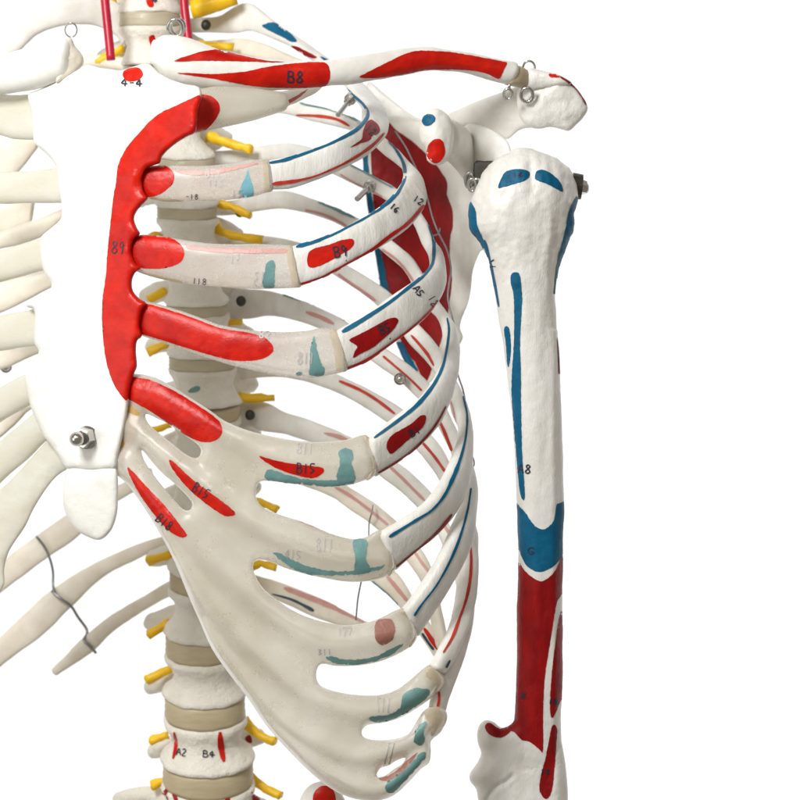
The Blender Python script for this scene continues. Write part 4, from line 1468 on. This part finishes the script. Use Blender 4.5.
wr = [
    [(150, 468, 152, 484), (128, 480, 133, 492), (100, 495, 106, 510), (65, 516, 74, 540), (36, 536, 45, 560), (0, 563, 2, 592), (-30, 585, -26, 616)],
    [(180, 532, 182, 541), (162, 537, 166, 545), (135, 545, 138, 559), (95, 563, 102, 578), (55, 587, 70, 609), (25, 613, 40, 637), (0, 637, 6, 662), (-25, 660, -18, 684)],
    [(182, 576, 185, 590), (166, 583, 171, 596), (135, 601, 142, 612), (108, 617, 115, 631), (86, 635, 95, 650), (66, 655, 75, 664), (52, 669, 58, 675)],
    [(110, 190, 110, 204), (80, 202, 82, 214), (62, 209, 64, 219), (42, 217, 46, 235), (20, 224, 22, 244), (0, 232, 0, 249), (-25, 240, -25, 257)],
    [(110, 250, 112, 266), (80, 258, 84, 274), (46, 270, 51, 288), (20, 276, 24, 302), (0, 283, 0, 313), (-25, 292, -25, 322)],
    [(110, 312, 112, 326), (75, 325, 78, 338), (36, 339, 40, 353), (17, 346, 18, 363), (0, 350, 0, 370), (-25, 358, -25, 378)],
    [(90, 378, 92, 388), (50, 396, 52, 402), (30, 406, 30, 410), (14, 412, 16, 424), (0, 418, 0, 438), (-25, 430, -25, 455)],
    [(40, 126, 36, 150), (16, 128, 14, 176), (-6, 130, -6, 182), (-30, 132, -30, 185)],
    [(34, 190, 30, 224), (20, 196, 22, 228), (0, 198, 0, 234), (-30, 200, -30, 236)],
]
for i, raw in enumerate(wr):
    d0 = 285 if i < 3 else (150 if i != 8 and i != 7 else 190)
    mb = backrib(raw, d0=d0)
    build(mb, 'rib', label='short floating rib ending in a point at lower left' if i == 2 else None)
# right first rib arching at the top left
fr = MB(M['bone'])
loft(fr, [(-30, 52, -22, 78, 180, 180, 12), (0, 36, 14, 56, 180, 180, 12), (28, 17, 38, 34, 190, 190, 12), (60, 2, 64, 26, 200, 200, 12), (92, -4, 92, 25, 215, 215, 12), (118, 4, 114, 34, 225, 225, 12), (130, 20, 122, 44, 230, 230, 12)], jit=.3)
build(fr, 'rib', label='first rib arching behind the right collarbone at upper left')
fr = MB(M['bone_cream'])
loft(fr, [(76, 55, 78, 68, 240, 240, 10), (100, 55, 100, 68, 240, 240, 10), (130, 58, 130, 72, 240, 240, 10)], jit=.3)
build(fr, 'rib')

# lower hip bone crest just entering the frame
hb = MB(M['bone'])
blob(hb, [[(298, 812), (302, 795), (310, 785), (322, 781), (334, 783), (341, 792), (350, 815), (345, 850), (300, 850)]], lambda x, y: 60, 14, 16, R=16, grid=3)
hb.bvh()
decal(hb, [(316, 790), (322, 786), (331, 787), (335, 795), (334, 806), (316, 808), (313, 798)], M['red'], 50)
build(hb, 'hip_bone')

# ================================================================== WIRES
for pts, r in (([(36, 536, 290), (44, 546, 292), (50, 559, 293), (53, 572, 296), (53, 584, 296), (54, 592, 290)], 1.5),
               ([(52, 591, 292), (60, 598, 288), (71, 606, 290), (78, 617, 297), (86, 628, 298), (87, 634, 296), (84, 640, 288), (90, 646, 287), (96, 653, 292)], 1.7),
               ([(373, 505, 160), (372, 512, 150), (369, 524, 155), (369, 545, 155)], .8),
               ([(362, 578, 130), (358, 598, 140), (356, 620, 150)], .9),
               ([(395, 131, 120), (405, 146, 118), (411, 158, 116), (418, 173, 115), (427, 197, 110), (433, 219, 108), (439, 234, 106), (447, 250, 105), (451, 268, 105), (449, 284, 105), (448, 300, 104), (454, 324, 100),
                 (458, 346, 98), (457, 370, 96), (463, 390, 94), (467, 410, 92)], 1.0),
               ([(424, 240, 100), (431, 236, 96), (438, 234, 100), (440, 228, 104)], .9),
               ([(468, 452, 90), (473, 458, 88), (474, 465, 88), (470, 470, 90)], .9)):
    wm_ = MB(M['wire'])
    tube(wm_, pts, r, seg=8, sub=4)
    build(wm_, 'wire')

for o in COL.objects:
    if '_c' in o.keys():
        del o['_c']
